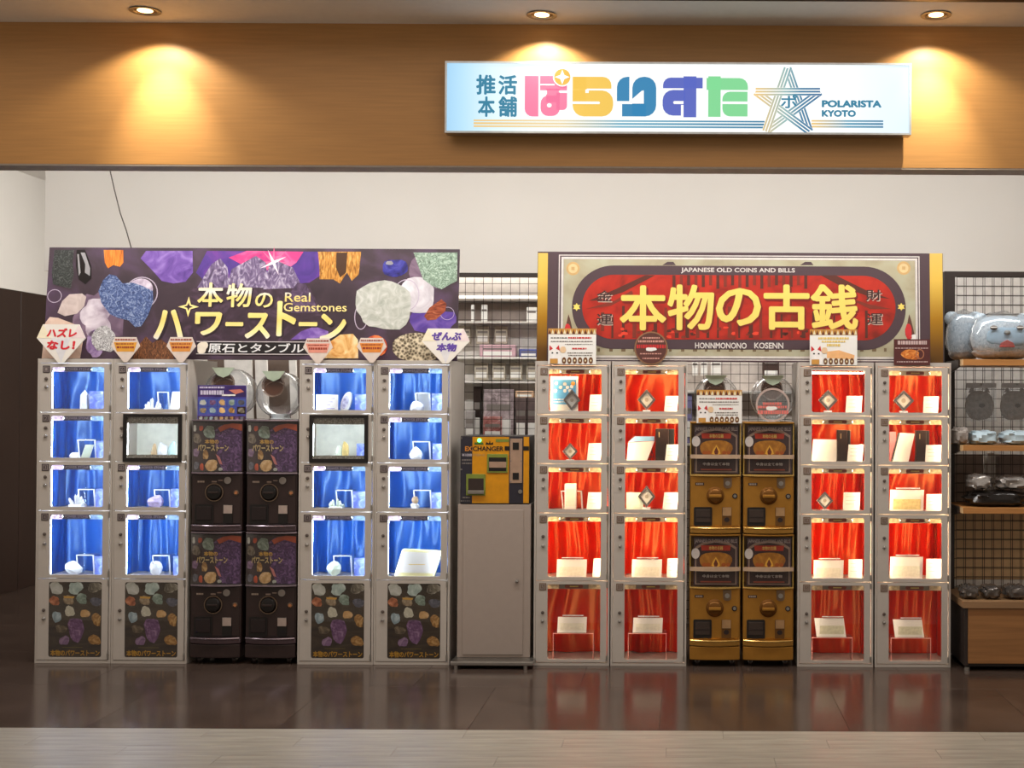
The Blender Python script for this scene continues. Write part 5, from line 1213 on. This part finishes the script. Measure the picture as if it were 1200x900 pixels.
bin_(839, 464, 26, .24, 'clear round capsule bin behind the lucky-cat notice')
bin_(905, 464, 26, .24, 'clear round capsule bin behind the round clear notice')
# cards on top of the machines
YQ = .03
x0, x1, z0, z1 = R(231.5, 451.5, 288.5, 494, YQ); z0 = ZT
t = thing('gemstone_price_card', ((x0 + x1) / 2, YQ, z0), 'violet and blue gemstone chart card on top of dark capsule machines', 'sign'); MB().box(x0, x1, YQ, YQ + .003, z0, z1).build('board', stone_mat('chart_ground', (58, 52, 130), (76, 76, 160), (104, 92, 170), 9), t)
MB().prism_x([(YQ + .003, z0), (YQ + .06, z0), (YQ + .003, z0 + .12)], x0 + .1, x0 + .104).build('strut', m_edge, t)
p_ = Print(t, YQ); p_.rect('title_band', (232, 452, 288, 465), stone_mat('chart_title', (40, 30, 76), (66, 44, 110), (110, 60, 130), 9), 1); p_.lines('title_lettering', [(234, 263, 454, 2), (235, 262, 460, 5)], mat('chart_pale', (206, 198, 222), .5), 2, 4); p_.poly('glow_print', [(268, 457), (282, 456), (286, 459), (276, 462)], mat('chart_coral', (206, 120, 104), .5), 2)
p_.rect('label_bar', (260, 462, 276, 464), m_paper, 2)
CM = ['white_quartz_print', 'amethyst_geode', 'honey_print', 'green_glass_print', 'slate_print', 'slice_print', 'ice_print', 'citrine_print', 'ochre_rough', 'grey_rough_print']
for k in range(10):
    a, b = 233 + (k % 5) * 11.2, 467.5 + (k // 5) * 9.2
    p_.rect('chart_cell', (a, b, a + 10, b + 8.3), mat('cell_blue', (70, 92, 168), .5) if k != 9 else m_dkbrown, 1); p_.blob('stone_print', (a + 1.5, b + 1, a + 8.5, b + 7.3), MATS[CM[k]], 2, k + 3)
p_.rect('lower_band', (232, 487.6, 288, 492.3), mat('band_plum', (70, 44, 60), .5), 1)
for k in range(9): p_.blob('stone_print', (233.5 + k * 6, 488.2, 237.5 + k * 6, 491.8), MATS[CM[(k * 3) % 10]], 2, k)
cat_card('lucky_cat_notice', (816.5, 457, 869.5, 496), -.015, 'white lucky-cat notice on top of the gold capsule machines')
c_ = P(905.5, 479, 0); rr = .1; cz = ZT + rr - .001; t = thing('round_clear_notice', (c_.x, 0, ZT), 'round clear notice with red lettering on top of gold capsule machines', 'sign')
MB().ring(ell(c_.x, cz, rr, rr, 32), ell(c_.x, cz, rr * .88, rr * .88, 32), -.003, .003).build('rim', glass_mat('frost_rim', gloss=.15, haze=.55, hazecol=(214, 190, 180)), t)
MB().prism(ell(c_.x, cz, rr * .88, rr * .88, 32), -.001, .001).build('disc', m_acrylic, t)
p_ = Print(t, -.003); m_pinkr = mat('notice_coral', (226, 120, 110), .5)
p_.lines('red_lettering', [(894, 916, 473, 3), (888, 922, 477, 3), (888, 924, 483, 4.4)], m_pinkr, 1, 6); p_.blob('glint_print', (898, 476, 910, 481), m_paper, 2, 4); p_.lines('small_lettering', [(895, 915, 489, 1.2)], m_grey_print, 1, 2)

# ------------------------------------------------------------------ change machine on its pedestal
m_ped = mat('pedestal_paint', (164, 150, 140), .42, var=.02)
x0, x1, z0, z1 = R(536, 591, 621.5, 770, 0); zb0 = P(577, 770.5, 0).z; cx = (x0 + x1) / 2
t = thing('pedestal_cabinet', (cx, .15, 0), 'grey-brown steel pedestal cabinet carrying the change machine', 'cabinet')
MB().box(x0, x1, 0, .34, zb0, z1).build('body', m_ped, t, bevel=.003)
a, b, c, d_ = R(542.5, 597.5, 613, 767, 0)
dr = MB().box(a, b, -.004, .001, c, d_).build('door', m_ped, t, bevel=.0015)
q = P(606, 681, 0); MB().lathe([(.008, 0), (.012, -.004), (.010, -.012), (.004, -.014)], (q.x, -.004, q.z), 'y', 14).build('knob', m_chrome, dr, smooth=True)
a, b, _, _ = R(528.5, 770, 625.5, 781, -.09)
MB().box(a, b, -.12, -.01, .022, zb0).build('base_lip', m_steel, t, bevel=.006)
a, b = max(a, LX[3] + LW + .004), min(b, LX[4] - .004)
MB().box(a, b, -.012, .38, .022, zb0).build('base_plate', m_steel, t, bevel=.006)
for xx in (a + .03, b - .03):
    for yy in (-.10, .34): MB().cyl((xx, yy, 0), .012, .022, 'z', 12).build('foot', m_steel, t)
x0, x1, z0, z1x = R(539.5, 511, 620.5, 590, 0); zz0 = z1 + .0005; z1 = z1x
t = thing('change_machine', ((x0 + x1) / 2, .15, zz0), 'yellow and black coin change machine on the grey pedestal', 'change machine')
MB().box(x0, x1, .0, .30, zz0, z1).build('case', mat('case_black', (34, 30, 34), .35), t, bevel=.003)
p_ = Print(t, -.001)
def slab(name, b, m_, dep=.003, bev=.0):
    q = R(*b, 0); return MB().box(q[0], q[1], -dep, .001, q[2], q[3]).build(name, m_, t, bevel=bev)
m_ye = mat('machine_yellow', (204, 138, 10), .35); m_nv = mat('machine_navy', (40, 38, 48), .35); m_og = mat('olive_frame', (120, 132, 52), .4); m_bz = mat('beige_plate', (176, 146, 124), .35, .3)
slab('side_strip', (540, 512, 553.5, 589.5), m_nv); slab('yellow_front', (553.5, 512, 596.5, 589.5), m_ye); slab('coin_column', (596.5, 512, 613.5, 589.5), m_nv); slab('yellow_edge', (613.5, 512, 620, 589.5), m_ye)
p_ = Print(t, -.0035)
p_.text('lettering', 'EX', (545, 523, 553, 528.6), mat('orange_letter', (206, 130, 40), .4), 1, .03); p_.text('lettering', 'CHANGER', (554, 523, 590, 528.6), mat('black_letter', (44, 30, 20), .4), 1, .03)
p_.rect('black_band', (591.5, 523, 597, 528), m_black, 1); p_.rect('black_band', (613.5, 523, 620, 528), m_black, 1)
p_.rect('olive_label', (581, 514.5, 596.5, 518), m_og, 1); p_.poly('crown_mark', [(569, 521), (570, 518), (573, 519.5), (574, 516), (575, 519.5), (578, 518), (578, 521)], m_black, 1); p_.poly('crown_mark', [(556, 521), (556, 518.5), (566, 518.5), (567, 521)], mat('green_mark', (70, 100, 40), .4), 1)
p_.text('lettering', '¥1000', (541.5, 531.5, 553, 534.8), m_striplet, 1, .02); p_.text('lettering', '¥100×10', (554, 531.5, 568, 534.8), mat('tan_letter', (176, 140, 80), .4), 1, .02); p_.lines('small_lettering', [(541.5, 552.5, 539, 1.6), (541.5, 552.5, 543, 1.6), (542, 551, 583, 1.6), (542, 551, 587, .9)], m_grey_print, 1, 7)
f_ = slab('bill_slot', (571, 532, 595, 554), m_og, .008, .002)
q = R(573, 536, 593.5, 552, 0)
MB().box(q[0], q[1], -.009, -.007, q[2], q[3]).build('slot_recess', m_black, f_); q = R(573.5, 541, 593.5, 548, 0); MB().box(q[0], q[1], -.012, -.008, q[2], q[3]).build('bill_guide', m_bz, f_, bevel=.001)
f_ = slab('coin_outlet', (546.5, 555.5, 569, 580.5), m_og, .008, .002)
q = R(549, 560.5, 567, 578, 0); MB().box(q[0], q[1], -.009, -.007, q[2], q[3]).build('outlet_recess', mat('outlet_dark', (52, 40, 36), .25), f_); q = R(548.5, 574.5, 567.5, 578.5, 0); MB().box(q[0], q[1], -.02, -.008, q[2], q[3]).build('outlet_lip', m_steel, f_, bevel=.002)
f_ = slab('coin_plate', (597.8, 514, 612, 566), m_bz, .006, .001)
for b in ((601, 518.5, 608.2, 527), (601, 554, 608.2, 562)):
    q = R(*b, 0); MB().box(q[0], q[1], -.008, -.005, q[2], q[3]).build('coin_recess', m_black, f_)
for a, b in ((599, 515.5), (610.7, 515.5), (599, 540), (610.7, 540), (599, 564.5), (610.7, 564.5)):
    q = P(a, b, 0); MB().cyl((q.x, -.0085, q.z), .003, .003, 'y', 8).build('screw', m_chrome, f_)
q = P(609.8, 576, 0); MB().cyl((q.x, -.008, q.z), .012, .006, 'y', 16).build('key_lock', m_steel, t)
q = P(562, 516, 0); MB().cyl((q.x, -.007, q.z), .011, .004, 'y', 14).build('green_lamp', mat('green_led', (60, 220, 110), .4, emit=(70, 255, 130), es=7), t)
for a, b in ((541, 513.5), (541, 550), (540.8, 587)):
    q = P(a, b, 0); MB().cyl((q.x, -.006, q.z), .004, .003, 'y', 8).build('screw', m_chrome, t)
# ------------------------------------------------------------------ hanging cable
pp = [(127, 185), (129, 200), (134, 222), (141, 250), (148, 270), (155, 295), (157, 312)]
tag(MB().tube([tuple(P(a, b, .3 + .0 * i)) for i, (a, b) in enumerate(pp)][:0] + [(P(127, 100, .3).x, .3, 3.38)] + [tuple(P(a, b, .3)) for a, b in pp] + [(P(158, 400, .3).x, .3, H)], .004, 6).build('power_cable', mat('cable_grey', (70, 62, 56), .5), smooth=True), 'thin dark cable hanging down behind the gemstone banner', 'cable')
# ------------------------------------------------------------------ shop interior seen between the lockers
def wires(x0, x1, z0, z1, Y, pitch, name='wire_mesh', parent=None, r=.0016):
    mb = MB(); n = int((x1 - x0) / pitch)
    for k in range(n + 1):
        x = x0 + k * pitch; mb.box(x - r, x + r, Y - r, Y + r, z0, z1)
    n = int((z1 - z0) / pitch)
    for k in range(n + 1):
        z = z1 - k * pitch; mb.box(x0, x1, Y + r, Y + 3 * r, z - r, z + r)
    o = mb.build(name, m_wire, parent); o['kind'] = 'stuff'; return o
YM = .78; pit = P(610.6, 400, YM).x - P(600, 400, YM).x
for a, b, lb in ((520, 642, 'dark wire grid panel behind the change machine'), (800, 946, 'dark wire grid panel behind the gold capsule machines')):
    x0, x1, _, z1 = R(a, 320, b, 500, YM)
    t = thing('wire_grid_panel', ((x0 + x1) / 2, YM, 0), lb, 'grid panel', 'wire grid panels')
    wires(x0 + .02, x1 - .02, .1, z1 - .01, YM, pit, parent=t)
    MB().box(x0, x1, YM - .015, YM + .015, z1 - .028, z1).build('top_rail', mat('fixture_dark', (44, 34, 30), .45), t)
    for xx in (x0, x1 - .02): MB().box(xx, xx + .02, YM - .012, YM + .012, 0, z1 - .028).build('post', mat('fixture_dark', (44, 34, 30), .45), t)
YB2 = 1.25
m_off = mat('shelf_white', (226, 221, 214), .5); m_pack = mat('pack_beige', (186, 176, 158), .4, var=.12, scale=60); m_foil = mat('foil', (196, 192, 190), .25, .5, var=.15)
x0, x1, _, z1 = R(515, 326, 650, 500, YB2)
t = thing('stock_shelf', ((x0 + x1) / 2, YB2 + .2, 0), 'white stock shelf with small goods behind the wire grid', 'shelf unit')
MB().box(x0, x1, YB2 + .20, YB2 + .22, 0, z1).build('back_panel', m_off, t)
for xx in (x0, x1 - .03): MB().box(xx, xx + .03, YB2, YB2 + .2, 0, z1).build('upright', m_off, t)
q = R(515, 325, 650, 346, YB2); MB().box(q[0] + .03, q[1] - .03, YB2, YB2 + .02, q[2], q[3]).build('header_board', mat('header_grey', (196, 188, 182), .5), t)
for py in (349, 376, 418, 447, 520):
    z = P(580, py, YB2).z; MB().box(x0 + .03, x1 - .03, YB2 + .05, YB2 + .2, z - .014, z).build('shelf_board', m_off, t, bevel=.002)
q = R(515, 354, 650, 372, YB2 + .1); MB().box(q[0] + .03, q[1] - .03, YB2 + .17, YB2 + .199, P(580, 375.9, YB2).z + .001, q[3]).build('dark_tray', mat('tray_brown', (140, 126, 118), .5), t)
def goods(name, b, Y, m, label, cat, base=None, hang=False, group=None, dep=.03):
    x0, x1, z0, z1 = R(*b, Y)
    if base is not None: z0 = base + .001
    t = thing(name, ((x0 + x1) / 2, Y, z0), label, cat, group)
    MB().box(x0, x1, Y, Y + dep, z0, z1).build('pack', m, t, bevel=.004)
    w = x1 - x0; h = z1 - z0
    MB().box(x0 + .1 * w, x1 - .1 * w, Y - .001, Y, z0 + .12 * h, z0 + .45 * h).build('label_print', m_paper, t)
    MB().box(x0 + .1 * w, x1 - .1 * w, Y - .001, Y, z0 + .6 * h, z0 + .72 * h).build('label_band', m_grey_print, t)
    if hang: MB().tube([((x0 + x1) / 2, Y + dep / 2, z1 - .002), ((x0 + x1) / 2, Y + dep / 2, z1 + .005), ((x0 + x1) / 2, YB2 + .196, z1 + .005)], .003, 5).build('hook', m_steel, t)
    return t
for k, (a, b) in enumerate(((548, 551), (558, 573), (579.5, 594.5))):
    goods('hanging_pack', (a if k else 537, 382, b, 403), YB2 + .12, m_pack, ['half-hidden beige pack at the start of upper hook row', 'beige hanging pack in the middle of upper hook row', 'beige hanging pack at the end of upper hook row'][k], 'pack', hang=True, group='hanging packs on the stock shelf')
for k, (a, b) in enumerate(((556, 572), (577, 592), (597, 611.5), (617, 632))):
    goods('hanging_pack', (a, 425, b, 445), YB2 + .12, m_pack, ['first beige pack of the lower hook row', 'second beige pack of the lower hook row', 'third beige pack of the lower hook row', 'last beige pack of the lower hook row'][k], 'pack', hang=True, group='hanging packs on the stock shelf')
goods('pink_box', (562, 404, 604, 416), YB2 + .06, mat('pink_carton', (208, 168, 176), .45, var=.1, scale=40), 'long pink box on the stock shelf', 'box', base=P(580, 418, YB2).z, dep=.1)
goods('blue_box', (608.5, 409, 630, 416), YB2 + .06, mat('blue_carton', (84, 92, 150), .45), 'small blue box on the stock shelf', 'box', base=P(580, 418, YB2).z, dep=.1)
for k, b in enumerate(((552, 357, 556, 372), (564, 357, 571, 372), (617, 360, 629, 372))):
    goods('white_sachet', b, YB2 + .08, m_paper, ['narrow white sachet on the upper stock shelf', 'wider white sachet on the upper stock shelf', 'white sachet at the far end of upper stock shelf'][k], 'pack', base=P(580, 376, YB2).z, dep=.02)
goods('picture_pack', (566.5, 456, 602, 519), YB2 + .07, stone_mat('picture_print', (104, 92, 92), (160, 144, 146), (206, 190, 190), 14, dist=2), 'tall clear pack with colourful picture behind the wire grid', 'pack', base=P(580, 520, YB2).z, dep=.06)
goods('red_pack', (566, 488, 588, 519), YB2 + .052, stone_mat('red_picture_print', (120, 60, 54), (170, 110, 104), (204, 180, 176), 16, dist=2), 'low reddish picture pack in front of the tall clear pack', 'pack', base=P(580, 520, YB2).z, dep=.012)
for k, (a, b) in enumerate(((604, 616.5), (617.5, 629))):
    goods('dark_box', (a, 466, b, 519), YB2 + .04, mat('dark_carton', (92, 76, 74), .45, var=.15, scale=30), ['dark tall box beside the clear picture pack', 'dark tall box nearest the first red-lit locker'][k], 'box', base=P(580, 520, YB2).z, dep=.1)
goods('orange_box', (604, 458, 625, 465.5), YB2 + .05, mat('peach_carton', (216, 176, 140), .45), 'flat peach box lying on the dark tall boxes', 'box', base=P(610, 466, YB2 + .04).z + .0005, dep=.08)
goods('silver_bag', (545, 481, 556, 519), YB2 + .055, m_foil, 'crumpled silver bag at the edge of the stock shelf', 'bag', base=P(580, 520, YB2).z, dep=.05)
q = R(553, 447.5, 562, 519, YB2 + .1); goods('upright_box', (555, 453, 563, 519), YB2 + .1, m_dkbrown, 'narrow dark upright box on the lower stock shelf', 'box', base=P(580, 520, YB2).z, dep=.09)
# behind the gold machines
x0, x1, _, z1 = R(790, 400, 955, 500, YB2)
t = thing('stock_shelf', ((x0 + x1) / 2, YB2 + .2, 0), 'grey stock shelf behind the gold capsule machines', 'shelf unit')
MB().box(x0, x1, YB2 + .20, YB2 + .22, 0, z1 + .4).build('back_panel', mat('shelf_grey', (186, 176, 168), .5), t)
for xx in (x0, x1 - .03): MB().box(xx, xx + .03, YB2, YB2 + .2, 0, z1 + .4).build('upright', m_off, t)
for py in (458, 520):
    z = P(870, py, YB2).z; MB().box(x0 + .03, x1 - .03, YB2, YB2 + .2, z - .016, z).build('shelf_board', m_off, t)
for k, (a, b) in enumerate(((811, 818), (821, 829), (833, 845))):
    goods('hanging_pack', (a, 420, b, 440), YB2 + .1, m_off, ['narrow white pack behind the first gold machine column', 'middle white pack behind the first gold machine column', 'wide white pack behind the first gold machine column'][k], 'pack', hang=True, group='packs behind the gold machines')
goods('brown_banner', (894, 405, 913, 457), YB2 + .1, mat('deep_brown', (66, 46, 38), .5), 'dark brown upright box behind the second gold machine column', 'box', base=P(870, 458, YB2).z, dep=.09)
goods('blue_box', (803, 462, 811, 480), YB2 + .03, mat('violet_carton', (120, 116, 156), .45), 'small violet box behind the second red-lit locker edge', 'box', base=P(870, 520, YB2).z, dep=.1)
# white panels leaning behind the dark machines
t = thing('stock_shelf', (P(285, 500, YB2).x, YB2 + .2, 0), 'white panelled shelf behind the dark capsule machines', 'shelf unit')
q = R(225, 405, 375, 500, YB2); MB().box(q[0], q[1], YB2 + .20, YB2 + .22, 0, q[3]).build('back_panel', mat('dim_brown_panel', (96, 80, 70), .5), t)
for b in ((262, 300), (298, 318), (338, 352)):
    pts = [(P(b[0], 410, YB2).x, q[3]), (P(b[1] - 6, 410, YB2).x, q[3]), (P(b[1] + 4, 500, YB2).x, .4), (P(b[0] + 10, 500, YB2).x, .4)]
    MB().prism(pts, YB2, YB2 + .02).build('white_panel', m_off, t)
for xx in (q[0], q[1] - .03): MB().box(xx, xx + .03, YB2 + .02, YB2 + .2, 0, q[3]).build('upright', m_off, t)

# ------------------------------------------------------------------ wooden shop fixture at the end of the row
YFx = -.10
xl = P(1130.5, 740, YFx).x; xr = P(1290, 740, YFx).x
m_fd = mat('fixture_dark', (44, 34, 30), .45)
t = thing('shop_fixture', ((xl + xr) / 2, .2, 0), 'dark-framed shop fixture with oak shelves and wire grid back', 'shelf unit')
zt = P(1165, 704.5, YFx).z
MB().box(xl - .012, xr, YFx - .012, .445, zt - .04, zt).build('base_top', mat('top_board', (150, 116, 82), .4, var=.1, scale=8, stretch=(.4, 4, 4)), t, bevel=.002)
b_ = MB().box(xl + .02, xr, YFx, YFx + .02, .045, zt - .041).build('base_front', m_wood, t, bevel=.001)
MB().box(xl, xl + .02, YFx + .004, .44, .03, zt - .041).build('base_side', m_fd, t)
MB().box(xl + .03, xr, YFx + .04, .43, .02, .045).build('base_floor', m_fd, t)
for xx in (xl + .02, xr - .06):
    for yy in (YFx + .03, .40):
        MB().cyl((xx, yy, .0), .016, .02, 'z', 12).build('foot', m_steel, t)
zr = P(1150, 318.5, .40).z; px_ = P(1106, 370, .40).x; px2 = P(1118, 370, .40).x
MB().box(px_, px2, .38, .44, zt, zr).build('post', m_fd, t); MB().box(px2, xr, .38, .44, zr - .03, zr).build('top_rail', m_fd, t)
gx0 = px2 + .001; pit2 = P(1131.5, 500, .40).x - P(1120.5, 500, .40).x
wires(gx0, xr, zt + .002, zr - .031, .385, pit2, parent=t); wires(gx0 + .022, xr, zt + .002, zr - .031, .43, pit2, parent=t)
SY = -.05; sl = P(1128, 520, SY).x; SZ = []
for k, (a, b) in enumerate(((421, 428.3), (522, 528.4), (595.2, 602))):
    q = R(1128, a, 1200, b, SY); SZ.append(q[3])
    s_ = MB().box(sl + .004, xr, SY, .38, q[2], q[3]).build('shelf_board', mat('oak_edge', (176, 122, 66), .45, var=.12, scale=8, stretch=(.4, 4, 7)), t, bevel=.001)
    MB().box(sl, sl + .0035, SY - .001, .02, q[2], q[3]).build('edge_band', mat('pale_oak', (220, 184, 134), .45), s_)
    MB().prism_x([(.02, q[3] - .002), (.38, q[3] - .002), (.38, q[2] - .05), (.2, q[2] - .03), (.02, q[2] - .005)], sl - .012, sl + .002).build('bracket', m_fd, s_)
bk_ = tag(MB().box(gx0 - .12, xr, .93, .95, P(1160, 545, .93).z, P(1160, 322, .93).z).build('backing_board', mat('board_white', (216, 212, 206), .55)), 'white backing board behind the fixture wire grid', 'board')
bk_z = P(1160, 602.5, .5).z
z_lo = P(1160, 678, .50).z
ct = thing('cardboard_carton', (gx0 + .3, .6, 0), 'large tan cardboard carton behind the lower wire grid', 'carton')
MB().box(gx0 - .03, xr, .46, .9, 0.0, z_lo).build('white_sleeve', m_off, ct); MB().box(gx0 - .03, xr, .455, .9, z_lo + .001, bk_z + .02).build('carton_body', mat('cardboard', (232, 196, 148), .6, var=.05), ct, bevel=.004)
dk = thing('dark_goods_box', (gx0 + .3, .5, bk_z), 'brown box showing through the grid below second oak shelf', 'box')
MB().box(gx0 - .03, P(1152, 560, .48).x, .47, .57, bk_z + .0205, P(1140, 533, .47).z).build('box_body', mat('goods_brown', (160, 140, 124), .5), dk, bevel=.003); MB().box(P(1157, 560, .48).x, P(1166, 560, .48).x, .47, .57, bk_z + .0205, P(1160, 531, .47).z).build('white_box', m_off, dk); MB().box(P(1170, 560, .48).x, xr, .47, .57, bk_z + .0205, P(1180, 533, .47).z).build('grey_box', mat('goods_grey', (150, 134, 124), .5), dk)

def pillow(x0, x1, y0, y1, z0, z1, seed=0, crump=.0, e=2.6, n=24, m_=14):
    rnd = random.Random(seed); ph = [(rnd.uniform(4, 16), rnd.uniform(4, 16), rnd.uniform(0, 6.28)) for _ in range(7)]
    cx, cy, cz = (x0 + x1) / 2, (y0 + y1) / 2, (z0 + z1) / 2; vs = []
    def pw(v): return math.copysign(abs(v) ** (2 / e), v)
    for j in range(m_ + 1):
        la = -math.pi / 2 + math.pi * j / m_
        for k in range(n):
            lo = 2 * math.pi * k / n
            d = Vector((pw(math.cos(la)) * pw(math.cos(lo)), pw(math.cos(la)) * pw(math.sin(lo)), pw(math.sin(la))))
            f = 1 + crump * sum(math.sin(a * d.x + b * d.z + c) for a, b, c in ph) / 3
            vs.append((cx + d.x * f * (x1 - x0) / 2, cy + d.y * f * (y1 - y0) / 2, max(z0, cz + d.z * f * (z1 - z0) / 2)))
    fs = [(j * n + k, j * n + (k + 1) % n, (j + 1) * n + (k + 1) % n, (j + 1) * n + k) for j in range(m_) for k in range(n)]
    return MB().add(vs, fs)
m_fur = stone_mat('pale_blue_fur', (150, 168, 184), (186, 202, 214), (214, 224, 230), 30, rough=.8, dist=2, stretch=(2, 1, 1)); m_fur2 = mat('grey_fur', (150, 142, 136), .85, var=.2, scale=50, bump=.4); m_face = mat('plush_face', (168, 196, 216), .8, var=.06)
def plush(b, Y, label, face=True, dep=.12):
    x0, x1, z0, z1 = R(*b, Y); z0 = SZ[0] + .001; cx = (x0 + x1) / 2; w = x1 - x0; h = z1 - z0
    t = thing('animal_face_cushion', (cx, Y, z0), label, 'plush toy', 'bagged animal cushions')
    pillow(x0 + .01, x1 - .01, Y - dep, Y + dep, z0 + .004, z1 - .02, 3, .02).build('body', m_fur, t, smooth=True)
    pillow(x0 + .02, x1 - .02, Y - dep * .85, Y + dep * .85, z0 + .002, z0 + .3 * h, 4, .02).build('grey_underside', m_fur2, t, smooth=True)
    for s_ in (-1, 1): pillow(cx + s_ * .33 * w - .045, cx + s_ * .33 * w + .045, Y - .03, Y + .03, z1 - .09, z1 - .005, 5, .05, 2.2, 14, 8).build('ear', m_fur, t, smooth=True)
    if face:
        yf = Y - dep - .004
        pillow(cx - .30 * w, cx + .34 * w, yf - .001, yf + .05, z0 + .26 * h, z0 + .68 * h, 6, .02).build('face_patch', m_face, t, smooth=True)
        for s_ in (-1, 1):
            e_ = pillow(cx + s_ * .2 * w - .022, cx + s_ * .2 * w + .022, yf - .012, yf + .012, z0 + .60 * h, z0 + .70 * h, 7, 0, 2.0, 14, 8).build('eye', mat('eye_grey', (110, 104, 100), .3), t, smooth=True)
            MB().box(cx + s_ * .2 * w - .02, cx + s_ * .2 * w + .016, yf - .014, yf - .010, z0 + .645 * h, z0 + .665 * h).build('eye_white', m_paper, e_)
        pillow(cx - .02, cx + .02, yf - .02, yf + .01, z0 + .50 * h, z0 + .60 * h, 8, 0, 2.2, 14, 8).build('nose', mat('nose_grey', (126, 130, 130), .5), t, smooth=True)
        MB().prism([(cx - .045, z0 + .25 * h), (cx + .045, z0 + .25 * h), (cx + .035, z0 + .34 * h), (cx, z0 + .40 * h), (cx - .035, z0 + .34 * h)], yf - .012, yf + .01).build('mouth', mat('mouth_red', (190, 84, 78), .6), t, bevel=.004)
    pillow(x0, x1, Y - dep - .02, Y + dep, z0 + .0015, z1, 9, .05).build('clear_bag', m_bag, t, smooth=True)
plush((1136, 366, 1212, 420), .10, 'pale blue animal-face cushion in a clear bag on the top oak shelf'); plush((1108, 364, 1150, 420), .305, 'bagged pale blue cushion turned sideways behind the animal-face cushion', False, .06)
for k, (a, b) in enumerate(((1131, 1164), (1172, 1206))):
    Y = .32; x0, x1, z0, z1 = R(a, 458, b, 492.5, Y); cx = (x0 + x1) / 2
    t = thing('furry_pouch', (cx, Y, z0), ['grey furry animal pouch hanging next to the red-lit locker', 'grey furry animal pouch hanging at the photo edge'][k], 'pouch', 'hanging furry pouches')
    pillow(x0, x1, Y - .05, Y + .04, z0, z1, 11 + k, .03, 2.4).build('body', m_fur2, t, smooth=True)
    for s_ in (-1, 1): MB().lathe([(.022, 0), (.012, .02), (.002, .034)], (cx + s_ * .045, Y, z1 - .012), 'z', 8).build('ear', m_fur2, t, smooth=True)
    MB().prism(ell(cx + .005, (z0 + z1) / 2, .018, .012, 12), Y - .055, Y - .046).build('nose', m_dkbrown, t)
    q = R(a - 1, 449, b + 1, 493.5, Y); MB().box(q[0], q[1], Y - .056, Y - .0555, q[2], q[3]).build('clear_bag', m_bag, t); MB().box(q[0], q[1], Y - .054, Y - .052, q[3] - .03, q[3]).build('header_card', mat('card_pale', (206, 196, 190), .5), t)
    MB().tube([(cx, .385, q[3] - .012), (cx, Y - .07, q[3] - .012), (cx, Y - .075, q[3] - .002)], .003, 6).build('hook', m_steel, t)
m_sil = mat('crumpled_silver', (186, 182, 178), .2, .6, var=.2, bump=.5, scale=18); m_blk = mat('glossy_black_film', (36, 32, 30), .16, .2, var=.2, bump=.5, scale=18); m_pb = mat('pale_blue_film', (176, 196, 206), .3, var=.1, bump=.3)
def packs(name, b, Y, dep, m_, label, base, seed, cr=.12):
    x0, x1, z0, z1 = R(*b, Y); tt = thing(name, ((x0 + x1) / 2, Y + dep / 2, base), label, 'pack')
    pillow(x0, x1, Y, Y + dep, base, z1, seed, cr, 3.2, 28, 14).build('film_wrap', m_, tt, smooth=True)
    MB().box(x0 + .12 * (x1 - x0), x1 - .12 * (x1 - x0), Y + dep - .01, Y + dep + .015, base + .3 * (z1 - base), base + .34 * (z1 - base)).build('seal_strip', m_, tt)
    return tt
packs('flat_bag', (1120, 501, 1137, 521), .0, .2, m_fur2, 'grey bagged cushion lying next to the red-lit locker', SZ[1] + .001, 1)
packs('flat_bag', (1141, 505, 1173, 521), -.02, .24, m_pb, 'pale blue bagged cushion lying on the second oak shelf', SZ[1] + .001, 2); packs('flat_bag', (1178, 505, 1215, 521), -.02, .24, m_pb, 'pale blue bagged cushion at the photo edge of second oak shelf', SZ[1] + .001, 3)
lo = packs('silver_pack', (1136, 576, 1210, 595), -.02, .25, m_blk, 'flat dark wrapped pack lying on the third oak shelf', SZ[2] + .001, 4, .06)
zz = P(1170, 574.5, -.02).z
packs('silver_pack', (1137, 556, 1165, 577), -.01, .2, m_sil, 'crumpled silver pack on top of the dark pack', zz, 5, .1); packs('silver_pack', (1171, 558, 1212, 577), -.01, .2, m_sil, 'crumpled silver pack at the photo edge above the dark pack', zz, 6, .1)
for k, (a, b) in enumerate(((1127, 1150), (1152, 1176), (1179, 1206))):
    packs('rolled_pack', (a + 1, 687, b - 1, 704), -.06, .16, mat('dark_silver_film', (96, 90, 86), .18, .5, var=.3, bump=.5, scale=18), ['dark shiny rolled pack nearest the red-lit locker on fixture base', 'middle dark shiny rolled pack on fixture base', 'dark shiny rolled pack at the photo edge on fixture base'][k], zt + .001, 20 + k, .08)
